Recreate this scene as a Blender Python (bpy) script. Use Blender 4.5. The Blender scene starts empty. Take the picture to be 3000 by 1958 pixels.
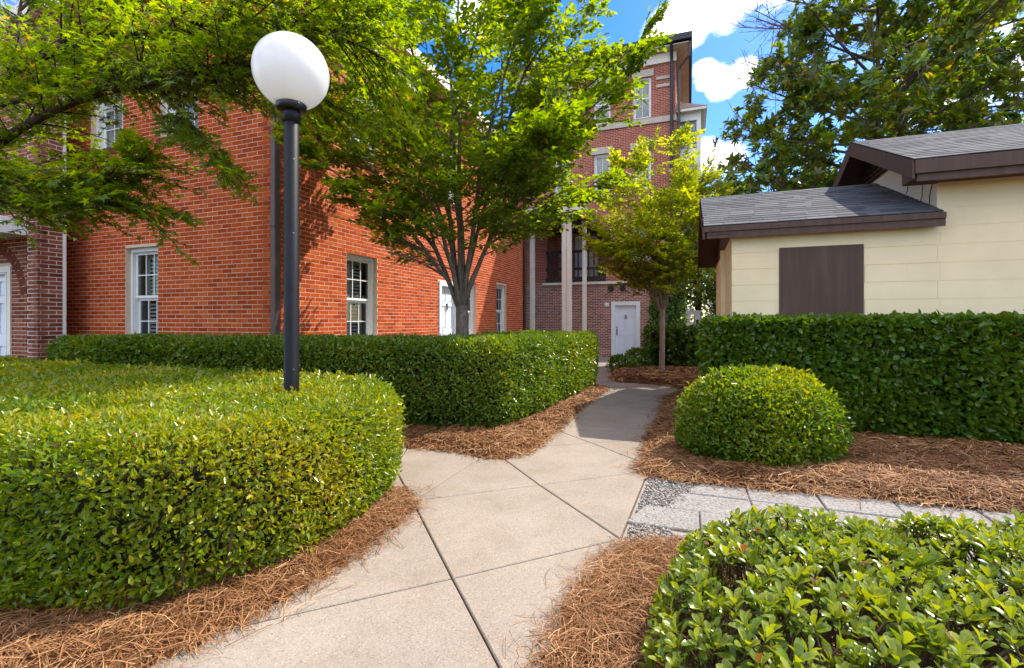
import bpy, bmesh, math, random
import numpy as np
from mathutils import Vector, Matrix

R = math.radians
rng = np.random.default_rng(7)
random.seed(7)
sc = bpy.context.scene
C = sc.collection

# ------------------------------------------------------------------ camera
EYE = 1.25
FPX = 1394.0 / 3000.0            # focal length as a share of the picture width
cam_d = bpy.data.cameras.new('camera')
cam_d.sensor_width = 36.0
cam_d.lens = 36.0 * FPX
cam_d.shift_y = -(979 - 940) / 3000.0
cam_d.clip_start = 0.05
cam_d.clip_end = 2000
cam = bpy.data.objects.new('camera', cam_d)
cam.location = (0, 0, EYE)
cam.rotation_euler = (R(90), 0, 0)
C.objects.link(cam)
sc.camera = cam

# ------------------------------------------------------------------ sun, sky, exposure
SUN = Vector((0.697, 0.381, 1.0)).normalized()
sun_d = bpy.data.lights.new('sun', 'SUN')
sun_d.energy = 2.1
sun_d.angle = R(0.53)
sun_d.color = (1.0, 0.93, 0.82)
sun = bpy.data.objects.new('sun', sun_d)
sun.rotation_euler = (-SUN).to_track_quat('-Z', 'Y').to_euler()
sun.location = (20, 5, 20)
C.objects.link(sun)

world = bpy.data.worlds.new('World')
sc.world = world
world.use_nodes = True
wn, wl = world.node_tree.nodes, world.node_tree.links
wn.clear()
w_out = wn.new('ShaderNodeOutputWorld')
w_bg = wn.new('ShaderNodeBackground'); w_bg.inputs['Strength'].default_value = 0.15
w_sky = wn.new('ShaderNodeTexSky')
w_sky.sky_type = 'NISHITA'; w_sky.sun_disc = False
w_sky.sun_elevation = math.asin(SUN.z)
w_sky.sun_rotation = math.atan2(SUN.x, SUN.y)
w_sky.air_density = 1.0; w_sky.dust_density = 0.6; w_sky.ozone_density = 2.0
w_hs = wn.new('ShaderNodeHueSaturation'); w_hs.inputs['Saturation'].default_value = 1.5; w_hs.inputs['Value'].default_value = 0.58; w_hs.inputs['Hue'].default_value = 0.515
wl.new(w_sky.outputs['Color'], w_hs.inputs['Color'])
# fair-weather cumulus: noise threshold raised along a few cloud directions
w_tc = wn.new('ShaderNodeTexCoord')
w_no = wn.new('ShaderNodeTexNoise'); w_no.inputs['Scale'].default_value = 7.0
w_no.inputs['Detail'].default_value = 9.0; w_no.inputs['Roughness'].default_value = 0.64
w_mp = wn.new('ShaderNodeMapping'); w_mp.inputs['Scale'].default_value = (1, 1, 1.9)
w_mp.inputs['Location'].default_value = (0.35, 0.1, 0.2)
wl.new(w_tc.outputs['Generated'], w_mp.inputs['Vector'])
wl.new(w_mp.outputs['Vector'], w_no.inputs['Vector'])
def wmath(op, a, b=None, c=None):
    n = wn.new('ShaderNodeMath'); n.operation = op
    for i, v in enumerate((a, b, c)):
        if v is None: continue
        if isinstance(v, (int, float)): n.inputs[i].default_value = v
        else: wl.new(v, n.inputs[i])
    return n.outputs[0]
CLOUDS = [  # azimuth (deg from +Y to the right), elevation, radius (deg)
    (18.0, 30.0, 3.0), (20.5, 30.8, 3.4), (24.0, 31.5, 3.6), (27.5, 32.0, 3.6), (31, 32.0, 3.0),
    (22.0, 25.4, 1.7), (23.8, 24.4, 2.1), (26.0, 25.0, 1.9),
    (22.6, 17.8, 2.2), (24.6, 17.0, 2.3),
    (-44, 30, 7), (-38, 26, 7), (-31, 33, 6), (-50, 20, 7), (-3, 33, 4), (48, 30, 5), (44, 20, 6)]
_cr = random.Random(12)          # broad clouds added out of view to whiten and brighten the shade
for _k in range(34):
    _az = 55 + _k * 250 / 34 + _cr.uniform(-5, 5)
    CLOUDS.append((_az, _cr.choice((14, 24, 36, 50, 66)) + _cr.uniform(-5, 5), _cr.uniform(9, 15)))
acc = 0.0
for az, el, rad in CLOUDS:
    d = Vector((math.sin(R(az)) * math.cos(R(el)), math.cos(R(az)) * math.cos(R(el)), math.sin(R(el))))
    vd = wn.new('ShaderNodeVectorMath'); vd.operation = 'DOT_PRODUCT'
    wl.new(w_tc.outputs['Generated'], vd.inputs[0]); vd.inputs[1].default_value = d
    mr = wn.new('ShaderNodeMapRange'); mr.interpolation_type = 'SMOOTHSTEP'
    mr.inputs['From Min'].default_value = math.cos(R(rad * 1.25)); mr.inputs['From Max'].default_value = math.cos(R(rad * 0.15))
    wl.new(vd.outputs['Value'], mr.inputs['Value'])
    acc = wmath('MAXIMUM', mr.outputs['Result'], acc)
dens = wmath('ADD', w_no.outputs['Fac'], wmath('MULTIPLY', acc, 0.34))
w_mr = wn.new('ShaderNodeMapRange'); w_mr.interpolation_type = 'SMOOTHSTEP'
w_mr.inputs['From Min'].default_value = 0.66; w_mr.inputs['From Max'].default_value = 0.92
wl.new(dens, w_mr.inputs['Value'])
w_mix = wn.new('ShaderNodeMixRGB')
w_mix.inputs['Color2'].default_value = (6.0, 5.85, 5.7, 1)
wl.new(w_mr.outputs['Result'], w_mix.inputs['Fac'])
wl.new(w_hs.outputs['Color'], w_mix.inputs['Color1'])
wl.new(w_mix.outputs['Color'], w_bg.inputs['Color'])
wl.new(w_bg.outputs['Background'], w_out.inputs['Surface'])

sc.view_settings.view_transform = 'Standard'
sc.view_settings.look = 'None'
sc.view_settings.gamma = 1.0
sc.view_settings.exposure = 1.9
sc.render.engine = 'CYCLES'
sc.cycles.use_denoising = True
sc.cycles.max_bounces = 8
sc.cycles.transparent_max_bounces = 12
sc.cycles.caustics_reflective = False
sc.cycles.caustics_refractive = False

# ------------------------------------------------------------------ frames
TH = R(20.4)
E1 = np.array([math.cos(TH), -math.sin(TH)])
E2 = np.array([math.sin(TH), math.cos(TH)])

def gz(y):                       # the ground falls gently beyond eight metres
    return -0.02 * min(max(y - 8.0, 0.0), 11.0)
def gza(y):
    return -0.02 * np.clip(y - 8.0, 0.0, 11.0)

# ------------------------------------------------------------------ materials
MATS = {}
def mat(name):
    m = bpy.data.materials.new(name); m.use_nodes = True
    nt = m.node_tree; nt.nodes.clear()
    out = nt.nodes.new('ShaderNodeOutputMaterial')
    b = nt.nodes.new('ShaderNodeBsdfPrincipled')
    nt.links.new(b.outputs[0], out.inputs['Surface'])
    MATS[name] = m
    return m, nt, b, out
def noise(nt, scale, detail=4, rough=0.55, coord='Object', dim=None):
    tc = nt.nodes.new('ShaderNodeTexCoord'); n = nt.nodes.new('ShaderNodeTexNoise')
    n.inputs['Scale'].default_value = scale; n.inputs['Detail'].default_value = detail
    n.inputs['Roughness'].default_value = rough
    nt.links.new(tc.outputs[coord], n.inputs['Vector'])
    return n.outputs['Fac']
def ramp(nt, fac, stops):
    r = nt.nodes.new('ShaderNodeValToRGB')
    while len(r.color_ramp.elements) < len(stops): r.color_ramp.elements.new(0.5)
    for e, (p, c) in zip(r.color_ramp.elements, stops):
        e.position = p; e.color = (*c, 1) if len(c) == 3 else c
    nt.links.new(fac, r.inputs['Fac'])
    return r.outputs['Color']
def mixc(nt, fac, a, b, mode='MIX'):
    m = nt.nodes.new('ShaderNodeMixRGB'); m.blend_type = mode
    if isinstance(fac, (int, float)): m.inputs['Fac'].default_value = fac
    else: nt.links.new(fac, m.inputs['Fac'])
    for k, v in (('Color1', a), ('Color2', b)):
        if isinstance(v, tuple): m.inputs[k].default_value = (*v, 1)
        else: nt.links.new(v, m.inputs[k])
    return m.outputs['Color']
def bump(nt, b, h, strength=0.3, dist=0.01):
    n = nt.nodes.new('ShaderNodeBump'); n.inputs['Strength'].default_value = strength
    n.inputs['Distance'].default_value = dist
    nt.links.new(h, n.inputs['Height']); nt.links.new(n.outputs['Normal'], b.inputs['Normal'])
def attr(nt, name):
    a = nt.nodes.new('ShaderNodeAttribute'); a.attribute_name = name
    return a.outputs['Fac']

def plain(name, col, rough=0.6, var=0.12, scale=6.0, bmp=0.0, spec=0.5, metal=0.0):
    m, nt, b, o = mat(name)
    c2 = tuple(max(0, v * (1 - var)) for v in col); c1 = tuple(min(1, v * (1 + var)) for v in col)
    n = noise(nt, scale)
    nt.links.new(ramp(nt, n, [(0.3, c2), (0.7, c1)]), b.inputs['Base Color'])
    b.inputs['Roughness'].default_value = rough
    b.inputs['Specular IOR Level'].default_value = spec
    b.inputs['Metallic'].default_value = metal
    if bmp: bump(nt, b, noise(nt, scale * 12, 3), bmp, 0.003)
    return m

def brick_mat(name, stops, weather=0.25):
    m, nt, b, o = mat(name)
    col = ramp(nt, attr(nt, 'tint'), stops)
    col = mixc(nt, weather, col, ramp(nt, noise(nt, 38, 6, 0.7), [(0.25, (0.35, 0.32, 0.32)), (0.55, (1, 1, 1)), (0.8, (1.15, 1.1, 1.05))]), 'MULTIPLY')
    col = mixc(nt, 0.55, col, ramp(nt, noise(nt, 0.9, 7, 0.62), [(0.28, (0.66, 0.62, 0.60)), (0.5, (1, 1, 1)), (0.72, (1.12, 1.10, 1.08))]), 'MULTIPLY')
    nt.links.new(col, b.inputs['Base Color'])
    b.inputs['Roughness'].default_value = 0.9; b.inputs['Specular IOR Level'].default_value = 0.1
    bump(nt, b, noise(nt, 160, 5, 0.65), 0.5, 0.004)
    return m
brick_mat('red_brick', [(0.0, (0.33, 0.046, 0.011)), (0.35, (0.45, 0.068, 0.014)), (0.7, (0.53, 0.088, 0.017)), (1.0, (0.56, 0.125, 0.032))])
brick_mat('brown_brick', [(0.0, (0.12, 0.035, 0.022)), (0.5, (0.22, 0.065, 0.035)), (1.0, (0.33, 0.12, 0.07))])

def mortar_mat(name, col):
    m, nt, b, o = mat(name)
    n = noise(nt, 25, 6, 0.7)
    nt.links.new(ramp(nt, n, [(0.25, tuple(c * 0.72 for c in col)), (0.7, col)]), b.inputs['Base Color'])
    b.inputs['Roughness'].default_value = 0.95; b.inputs['Specular IOR Level'].default_value = 0.1
    bump(nt, b, noise(nt, 220, 4), 0.5, 0.004)
mortar_mat('mortar', (0.74, 0.57, 0.42))
mortar_mat('white_mortar', (0.80, 0.76, 0.70))

def brick_tex(name, cols, mort, w=0.203, h=0.0677, bmp=0.6):
    """distant brickwork; object coordinates x (along the wall) and z (up)"""
    m, nt, b, o = mat(name)
    tc = nt.nodes.new('ShaderNodeTexCoord'); sp = nt.nodes.new('ShaderNodeSeparateXYZ'); cb = nt.nodes.new('ShaderNodeCombineXYZ')
    ad = nt.nodes.new('ShaderNodeMath'); ad.operation = 'ADD'
    nt.links.new(tc.outputs['Object'], sp.inputs[0])
    nt.links.new(sp.outputs['X'], ad.inputs[0]); nt.links.new(sp.outputs['Y'], ad.inputs[1])
    nt.links.new(ad.outputs[0], cb.inputs['X']); nt.links.new(sp.outputs['Z'], cb.inputs['Y'])
    t = nt.nodes.new('ShaderNodeTexBrick')
    t.inputs['Scale'].default_value = 1.0; t.inputs['Brick Width'].default_value = w; t.inputs['Row Height'].default_value = h
    t.inputs['Mortar Size'].default_value = 0.007; t.inputs['Mortar Smooth'].default_value = 0.3
    t.inputs['Color1'].default_value = (*cols[0], 1); t.inputs['Color2'].default_value = (*cols[1], 1); t.inputs['Mortar'].default_value = (*mort, 1)
    t.inputs['Bias'].default_value = -0.1
    nt.links.new(cb.outputs[0], t.inputs['Vector'])
    c = mixc(nt, 0.6, t.outputs['Color'], ramp(nt, noise(nt, 2.2, 6, 0.65), [(0.3, (0.72, 0.7, 0.7)), (0.65, (1.08, 1.05, 1.0))]), 'MULTIPLY')
    nt.links.new(c, b.inputs['Base Color'])
    b.inputs['Roughness'].default_value = 0.9; b.inputs['Specular IOR Level'].default_value = 0.2
    inv = nt.nodes.new('ShaderNodeMath'); inv.operation = 'SUBTRACT'; inv.inputs[0].default_value = 1.0
    nt.links.new(t.outputs['Fac'], inv.inputs[1]); bump(nt, b, inv.outputs[0], bmp, 0.008)
brick_tex('far_brick', [(0.42, 0.095, 0.055), (0.25, 0.055, 0.036)], (0.62, 0.46, 0.36))
brick_tex('far_brick_pale', [(0.42, 0.16, 0.11), (0.14, 0.06, 0.05)], (0.85, 0.74, 0.64))

plain('white_paint', (0.80, 0.80, 0.79), 0.45, 0.04, 3)
plain('door_paint', (0.74, 0.78, 0.84), 0.4, 0.03, 2)
plain('cream_paint', (0.80, 0.73, 0.62), 0.55, 0.06, 3)
plain('stone_trim', (0.50, 0.44, 0.36), 0.8, 0.12, 5, 0.2)
plain('black_metal', (0.006, 0.0065, 0.009), 0.50, 0.25, 9, 0.05, 0.25)
plain('collar_metal', (0.012, 0.012, 0.014), 0.35, 0.2, 9)
plain('screw_metal', (0.25, 0.25, 0.25), 0.35, 0.1, 30, 0, 0.5, 0.8)
plain('brown_metal', (0.095, 0.055, 0.045), 0.45, 0.15, 4)
plain('dark_wood', (0.035, 0.020, 0.016), 0.6, 0.3, 7, 0.1)
plain('roof_edge', (0.02, 0.022, 0.026), 0.5, 0.2, 4)
plain('soffit', (0.70, 0.63, 0.54), 0.7, 0.1, 3)
plain('interior', (0.22, 0.21, 0.20), 0.9, 0.1, 2)
plain('shutter', (0.74, 0.74, 0.70), 0.5, 0.04, 3)
plain('curtain', (0.78, 0.78, 0.76), 0.85, 0.2, 14)
plain('earth', (0.085, 0.05, 0.03), 0.95, 0.35, 4, 0.6, 0.1)
plain('joint_fill', (0.10, 0.075, 0.05), 0.95, 0.3, 20, 0.3, 0.1)
plain('shed_wall', (0.83, 0.675, 0.42), 0.75, 0.08, 1.6, 0.25, 0.3)
plain('gable_wall', (0.82, 0.68, 0.53), 0.8, 0.06, 2.2, 0.25, 0.3)
plain('twig', (0.10, 0.065, 0.040), 0.85, 0.3, 12, 0.3, 0.2)
plain('hedge_wood', (0.030, 0.027, 0.014), 0.95, 0.5, 9, 0.4, 0.1)
plain('copper', (0.42, 0.17, 0.09), 0.5, 0.15, 4)
plain('brass', (0.05, 0.045, 0.04), 0.35, 0.2, 10, 0, 0.5, 0.6)
plain('grey_roof', (0.16, 0.16, 0.17), 0.85, 0.2, 3, 0.3, 0.2)
plain('post_wood', (0.40, 0.24, 0.08), 0.7, 0.2, 5)

# brown painted timber with drawn-out grain
m, nt, b, o = mat('brown_board')
tc = nt.nodes.new('ShaderNodeTexCoord'); mp = nt.nodes.new('ShaderNodeMapping'); mp.inputs['Scale'].default_value = (7, 7, 0.6)
n = nt.nodes.new('ShaderNodeTexNoise'); n.inputs['Scale'].default_value = 2.0; n.inputs['Detail'].default_value = 6
nt.links.new(tc.outputs['Object'], mp.inputs[0]); nt.links.new(mp.outputs[0], n.inputs['Vector'])
nt.links.new(ramp(nt, n.outputs['Fac'], [(0.3, (0.052, 0.023, 0.013)), (0.55, (0.074, 0.033, 0.019)), (0.75, (0.100, 0.047, 0.028))]), b.inputs['Base Color'])
b.inputs['Roughness'].default_value = 0.6; bump(nt, b, n.outputs['Fac'], 0.12, 0.003)

# bark
def bark(name, dark, light):
    m, nt, b, o = mat(name)
    tc = nt.nodes.new('ShaderNodeTexCoord'); mp = nt.nodes.new('ShaderNodeMapping'); mp.inputs['Scale'].default_value = (9, 9, 2.5)
    n = nt.nodes.new('ShaderNodeTexNoise'); n.inputs['Scale'].default_value = 3.0; n.inputs['Detail'].default_value = 7; n.inputs['Roughness'].default_value = 0.65
    nt.links.new(tc.outputs['Object'], mp.inputs[0]); nt.links.new(mp.outputs[0], n.inputs['Vector'])
    nt.links.new(ramp(nt, n.outputs['Fac'], [(0.3, dark), (0.7, light)]), b.inputs['Base Color'])
    b.inputs['Roughness'].default_value = 0.85; b.inputs['Specular IOR Level'].default_value = 0.2
    bump(nt, b, n.outputs['Fac'], 0.5, 0.01)
bark('bark_grey', (0.075, 0.055, 0.042), (0.20, 0.16, 0.125))
bark('bark_pale', (0.16, 0.115, 0.085), (0.33, 0.25, 0.19))
bark('bark_dark', (0.030, 0.018, 0.012), (0.085, 0.055, 0.038))

# glass: reflects the garden, shows the shutters behind
m, nt, b, o = mat('glass')
nt.nodes.remove(b)
tr = nt.nodes.new('ShaderNodeBsdfTransparent'); tr.inputs['Color'].default_value = (0.86, 0.90, 0.90, 1)
gl = nt.nodes.new('ShaderNodeBsdfGlossy'); gl.inputs['Roughness'].default_value = 0.02
fr = nt.nodes.new('ShaderNodeFresnel'); fr.inputs['IOR'].default_value = 1.6
ms = nt.nodes.new('ShaderNodeMixShader')
nt.links.new(fr.outputs[0], ms.inputs[0]); nt.links.new(tr.outputs[0], ms.inputs[1]); nt.links.new(gl.outputs[0], ms.inputs[2])
nt.links.new(ms.outputs[0], o.inputs['Surface'])

# opal globe
m, nt, b, o = mat('opal_globe')
b.inputs['Base Color'].default_value = (0.92, 0.92, 0.91, 1); b.inputs['Roughness'].default_value = 0.09
b.inputs['Specular IOR Level'].default_value = 0.5
tl = nt.nodes.new('ShaderNodeBsdfTranslucent'); tl.inputs['Color'].default_value = (0.9, 0.9, 0.9, 1)
ms = nt.nodes.new('ShaderNodeMixShader'); ms.inputs[0].default_value = 0.42
nt.links.new(b.outputs[0], ms.inputs[1]); nt.links.new(tl.outputs[0], ms.inputs[2]); nt.links.new(ms.outputs[0], o.inputs['Surface'])

# exposed-aggregate concrete
m, nt, b, o = mat('concrete')
base = ramp(nt, noise(nt, 1.3, 5, 0.6, 'Object'), [(0.3, (0.250, 0.208, 0.168)), (0.7, (0.312, 0.264, 0.216))])
tc = nt.nodes.new('ShaderNodeTexCoord'); vo = nt.nodes.new('ShaderNodeTexVoronoi'); vo.inputs['Scale'].default_value = 190
nt.links.new(tc.outputs['Object'], vo.inputs['Vector'])
hs = nt.nodes.new('ShaderNodeSeparateColor'); nt.links.new(vo.outputs['Color'], hs.inputs[0])
spk = ramp(nt, hs.outputs['Red'], [(0.0, (0.55, 0.48, 0.42)), (0.12, (0.93, 0.92, 0.9)), (0.75, (1.0, 1.0, 1.0)), (0.97, (1.35, 1.33, 1.3))])
c = mixc(nt, 0.75, base, spk, 'MULTIPLY')
vo2 = nt.nodes.new('ShaderNodeTexVoronoi'); vo2.inputs['Scale'].default_value = 42
nt.links.new(tc.outputs['Object'], vo2.inputs['Vector'])
pit = ramp(nt, vo2.outputs['Distance'], [(0.05, (0.30, 0.24, 0.2)), (0.10, (1, 1, 1))])
sep2 = nt.nodes.new('ShaderNodeSeparateColor'); nt.links.new(vo2.outputs['Color'], sep2.inputs[0])
gt = nt.nodes.new('ShaderNodeMath'); gt.operation = 'GREATER_THAN'; gt.inputs[1].default_value = 0.72; nt.links.new(sep2.outputs['Green'], gt.inputs[0])
c = mixc(nt, gt.outputs[0], c, mixc(nt, 1.0, c, pit, 'MULTIPLY'))
stain = ramp(nt, noise(nt, 3.1, 6, 0.7), [(0.30, (0.78, 0.73, 0.66)), (0.52, (1, 1, 1))])
c = mixc(nt, 0.55, c, stain, 'MULTIPLY')
c = mixc(nt, 0.3, c, ramp(nt, noise(nt, 0.55, 5, 0.6), [(0.35, (0.84, 0.80, 0.76)), (0.6, (1.04, 1.03, 1.02))]), 'MULTIPLY')
nt.links.new(c, b.inputs['Base Color']); b.inputs['Roughness'].default_value = 0.9; b.inputs['Specular IOR Level'].default_value = 0.2
bump(nt, b, noise(nt, 130, 4, 0.7), 0.35, 0.004)

# granite pavers
m, nt, b, o = mat('granite')
tc = nt.nodes.new('ShaderNodeTexCoord')
oi = nt.nodes.new('ShaderNodeObjectInfo')
n1 = noise(nt, 60, 5, 0.8, 'Object'); n2 = noise(nt, 3, 4, 0.6, 'Object')
c = ramp(nt, n1, [(0.37, (0.05, 0.046, 0.042)), (0.45, (0.22, 0.205, 0.19)), (0.58, (0.31, 0.293, 0.272)), (0.72, (0.40, 0.38, 0.355))])
c = mixc(nt, 0.5, c, ramp(nt, n2, [(0.3, (0.75, 0.72, 0.68)), (0.7, (1.05, 1.03, 1))]), 'MULTIPLY')
nt.links.new(c, b.inputs['Base Color']); b.inputs['Roughness'].default_value = 0.9; b.inputs['Specular IOR Level'].default_value = 0.2
bump(nt, b, n1, 0.6, 0.006)

# shingles, gravel, pine straw: tinted piece by piece
def tinted(name, stops, rough=0.9, nscale=60, spec=0.2, bmp=0.4, objrand=False):
    m, nt, b, o = mat(name)
    if objrand:
        oi = nt.nodes.new('ShaderNodeObjectInfo'); f = oi.outputs['Random']
    else: f = attr(nt, 'tint')
    c = ramp(nt, f, stops)
    c = mixc(nt, 0.45, c, ramp(nt, noise(nt, nscale, 5, 0.7), [(0.3, (0.6, 0.6, 0.6)), (0.65, (1.15, 1.15, 1.15))]), 'MULTIPLY')
    nt.links.new(c, b.inputs['Base Color']); b.inputs['Roughness'].default_value = rough; b.inputs['Specular IOR Level'].default_value = spec
    if bmp: bump(nt, b, noise(nt, nscale * 3, 4), bmp, 0.003)
tinted('shingle', [(0, (0.060, 0.060, 0.066)), (0.5, (0.090, 0.090, 0.096)), (1, (0.125, 0.124, 0.128))], objrand=True)
tinted('gravel', [(0, (0.13, 0.116, 0.098)), (0.5, (0.28, 0.255, 0.222)), (1, (0.44, 0.415, 0.375))])
tinted('straw', [(0, (0.095, 0.037, 0.012)), (0.4, (0.25, 0.108, 0.036)), (0.75, (0.41, 0.205, 0.082)), (1, (0.60, 0.39, 0.21))], 0.7, 8, 0.3, 0)
tinted('straw_bed', [(0, (0.085, 0.033, 0.012)), (1, (0.14, 0.055, 0.02))], 0.95, 30, 0.1, 0.8)

def leaf_mat(name, stops, trans=0.3, rough=0.38, spec=0.5, back=None, tcol=None):
    m, nt, b, o = mat(name)
    col = ramp(nt, attr(nt, 'tint'), stops)
    if back:
        g = nt.nodes.new('ShaderNodeNewGeometry')
        ub = mixc(nt, g.outputs['Backfacing'], col, back)
    else: ub = col
    nt.links.new(ub, b.inputs['Base Color'])
    b.inputs['Roughness'].default_value = rough; b.inputs['Specular IOR Level'].default_value = spec
    t = nt.nodes.new('ShaderNodeBsdfTranslucent')
    hs = nt.nodes.new('ShaderNodeHueSaturation'); hs.inputs['Hue'].default_value = 0.475; hs.inputs['Saturation'].default_value = 1.1; hs.inputs['Value'].default_value = tcol or 2.0
    nt.links.new(col, hs.inputs['Color']); nt.links.new(hs.outputs[0], t.inputs['Color'])
    ms = nt.nodes.new('ShaderNodeMixShader'); ms.inputs[0].default_value = trans
    nt.links.new(b.outputs[0], ms.inputs[1]); nt.links.new(t.outputs[0], ms.inputs[2]); nt.links.new(ms.outputs[0], o.inputs['Surface'])
leaf_mat('boxwood_leaf', [(0, (0.034, 0.088, 0.006)), (0.4, (0.088, 0.175, 0.008)), (0.75, (0.200, 0.260, 0.012)), (0.97, (0.36, 0.32, 0.022)), (1, (0.26, 0.13, 0.04))], 0.40, 0.24)
leaf_mat('privet_leaf', [(0, (0.036, 0.090, 0.010)), (0.5, (0.088, 0.170, 0.014)), (0.85, (0.165, 0.230, 0.018)), (0.97, (0.27, 0.28, 0.03)), (1, (0.24, 0.12, 0.035))], 0.36, 0.22)
leaf_mat('hawthorn_leaf', [(0, (0.040, 0.085, 0.008)), (0.5, (0.125, 0.195, 0.015)), (0.97, (0.26, 0.30, 0.028)), (1, (0.22, 0.11, 0.03))], 0.32, 0.30)
leaf_mat('maple_leaf', [(0, (0.042, 0.095, 0.005)), (0.45, (0.095, 0.165, 0.008)), (0.85, (0.18, 0.225, 0.010)), (1, (0.30, 0.23, 0.03))], 0.62, 0.40, 0.5, None, 2.7)
leaf_mat('zelkova_leaf', [(0, (0.042, 0.095, 0.005)), (0.5, (0.100, 0.170, 0.008)), (0.9, (0.19, 0.235, 0.011)), (1, (0.28, 0.27, 0.03))], 0.62, 0.40, 0.5, None, 2.7)
leaf_mat('magnolia_leaf', [(0, (0.036, 0.092, 0.009)), (0.5, (0.092, 0.175, 0.012)), (0.85, (0.21, 0.25, 0.015)), (1, (0.30, 0.23, 0.03))], 0.46, 0.22, 0.6, (0.150, 0.135, 0.030))
leaf_mat('far_leaf', [(0, (0.020, 0.055, 0.010)), (0.5, (0.055, 0.115, 0.014)), (1, (0.14, 0.19, 0.025))], 0.4, 0.5)

# ------------------------------------------------------------------ mesh helpers
class MB:
    """collects boxes, prisms and tubes; build() links them as one mesh object"""
    def __init__(s, M=None): s.v = []; s.f = []; s.M = M; s.t = []
    def add(s, vs, fs, tint=0.5):
        k = len(s.v)
        if s.M is not None: vs = [tuple(s.M @ Vector(v)) for v in vs]
        s.v += [tuple(v) for v in vs]; s.f += [tuple(i + k for i in f) for f in fs]; s.t += [tint] * len(vs)
        return s
    def box(s, x0, x1, y0, y1, z0, z1, tint=0.5):
        return s.add([(x0, y0, z0), (x1, y0, z0), (x1, y1, z0), (x0, y1, z0), (x0, y0, z1), (x1, y0, z1), (x1, y1, z1), (x0, y1, z1)],
                     [(0, 3, 2, 1), (4, 5, 6, 7), (0, 1, 5, 4), (1, 2, 6, 5), (2, 3, 7, 6), (3, 0, 4, 7)], tint)
    def prism(s, poly, z0, z1, tint=0.5):
        n = len(poly)
        z0 = z0 if callable(z0) else (lambda x, y, c=z0: c); z1 = z1 if callable(z1) else (lambda x, y, c=z1: c)
        vs = [(x, y, z0(x, y)) for x, y in poly] + [(x, y, z1(x, y)) for x, y in poly]
        return s.add(vs, [tuple(range(n - 1, -1, -1)), tuple(range(n, 2 * n))] + [(i, (i + 1) % n, n + (i + 1) % n, n + i) for i in range(n)], tint)
    def tube(s, pts, rad, n=8, cap=True):
        pts = [Vector(p) for p in pts]; k = len(pts)
        if not hasattr(rad, '__len__'): rad = [rad] * k
        vs = []; fs = []; ref = Vector((0.13, 0.31, 0.94))
        for i, p in enumerate(pts):
            d = (pts[min(i + 1, k - 1)] - pts[max(i - 1, 0)]).normalized()
            a = d.cross(ref)
            if a.length < 0.05: a = d.cross(Vector((1, 0.2, 0)))
            a.normalize(); c = d.cross(a)
            for j in range(n):
                t = 2 * math.pi * j / n
                vs.append(p + (a * math.cos(t) + c * math.sin(t)) * rad[i])
        for i in range(k - 1):
            for j in range(n):
                fs.append((i * n + j, i * n + (j + 1) % n, (i + 1) * n + (j + 1) % n, (i + 1) * n + j))
        if cap: fs += [tuple(range(n - 1, -1, -1)), tuple((k - 1) * n + j for j in range(n))]
        return s.add(vs, fs)
    def lathe(s, prof, n=32, cx=0, cy=0):
        vs = []; fs = []; k = len(prof)
        for r, z in prof:
            for j in range(n):
                t = 2 * math.pi * j / n
                vs.append((cx + r * math.cos(t), cy + r * math.sin(t), z))
        for i in range(k - 1):
            for j in range(n):
                fs.append((i * n + j, i * n + (j + 1) % n, (i + 1) * n + (j + 1) % n, (i + 1) * n + j))
        return s.add(vs, fs)
    def build(s, name, material, parent=None, smooth=False, bevel=0):
        me = bpy.data.meshes.new(name); me.from_pydata(s.v, [], s.f)
        if smooth: me.polygons.foreach_set('use_smooth', [True] * len(me.polygons))
        a = me.attributes.new('tint', 'FLOAT', 'POINT'); a.data.foreach_set('value', np.array(s.t, dtype=np.float32))
        me.update()
        return link(name, me, material, parent, bevel)
def link(name, me, material, parent=None, bevel=0):
    if not me.materials: me.materials.append(MATS[material])
    o = bpy.data.objects.new(name, me); C.objects.link(o)
    if parent is not None: o.parent = parent
    if bevel:
        b = o.modifiers.new('bevel', 'BEVEL'); b.width = bevel; b.segments = 2; b.limit_method = 'ANGLE'
    return o
def tag(o, label, cat=None, group=None, kind=None):
    o['label'] = label
    if cat: o['category'] = cat
    if group: o['group'] = group
    if kind: o['kind'] = kind
    return o
def empty(name, loc, rz=0.0):
    o = bpy.data.objects.new(name, None); C.objects.link(o)
    o.location = loc; o.rotation_euler = (0, 0, rz); o.empty_display_size = 0.2
    return o
def raw(name, V, F, material, parent=None, tint=None, smooth=False):
    """V (n,3) array, F (m,3|4) array"""
    me = bpy.data.meshes.new(name)
    V = np.asarray(V, dtype=np.float32); F = np.asarray(F, dtype=np.int32)
    m, k = F.shape
    me.vertices.add(len(V)); me.vertices.foreach_set('co', V.ravel())
    me.loops.add(m * k); me.loops.foreach_set('vertex_index', F.ravel())
    me.polygons.add(m); me.polygons.foreach_set('loop_start', np.arange(0, m * k, k, dtype=np.int32))
    if smooth: me.polygons.foreach_set('use_smooth', np.ones(m, dtype=bool))
    if tint is not None:
        a = me.attributes.new('tint', 'FLOAT', 'POINT'); a.data.foreach_set('value', np.asarray(tint, dtype=np.float32))
    me.update(calc_edges=True); me.validate()
    return link(name, me, material, parent)
def nrm(a):
    return a / np.maximum(np.linalg.norm(a, axis=-1, keepdims=True), 1e-9)
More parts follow.
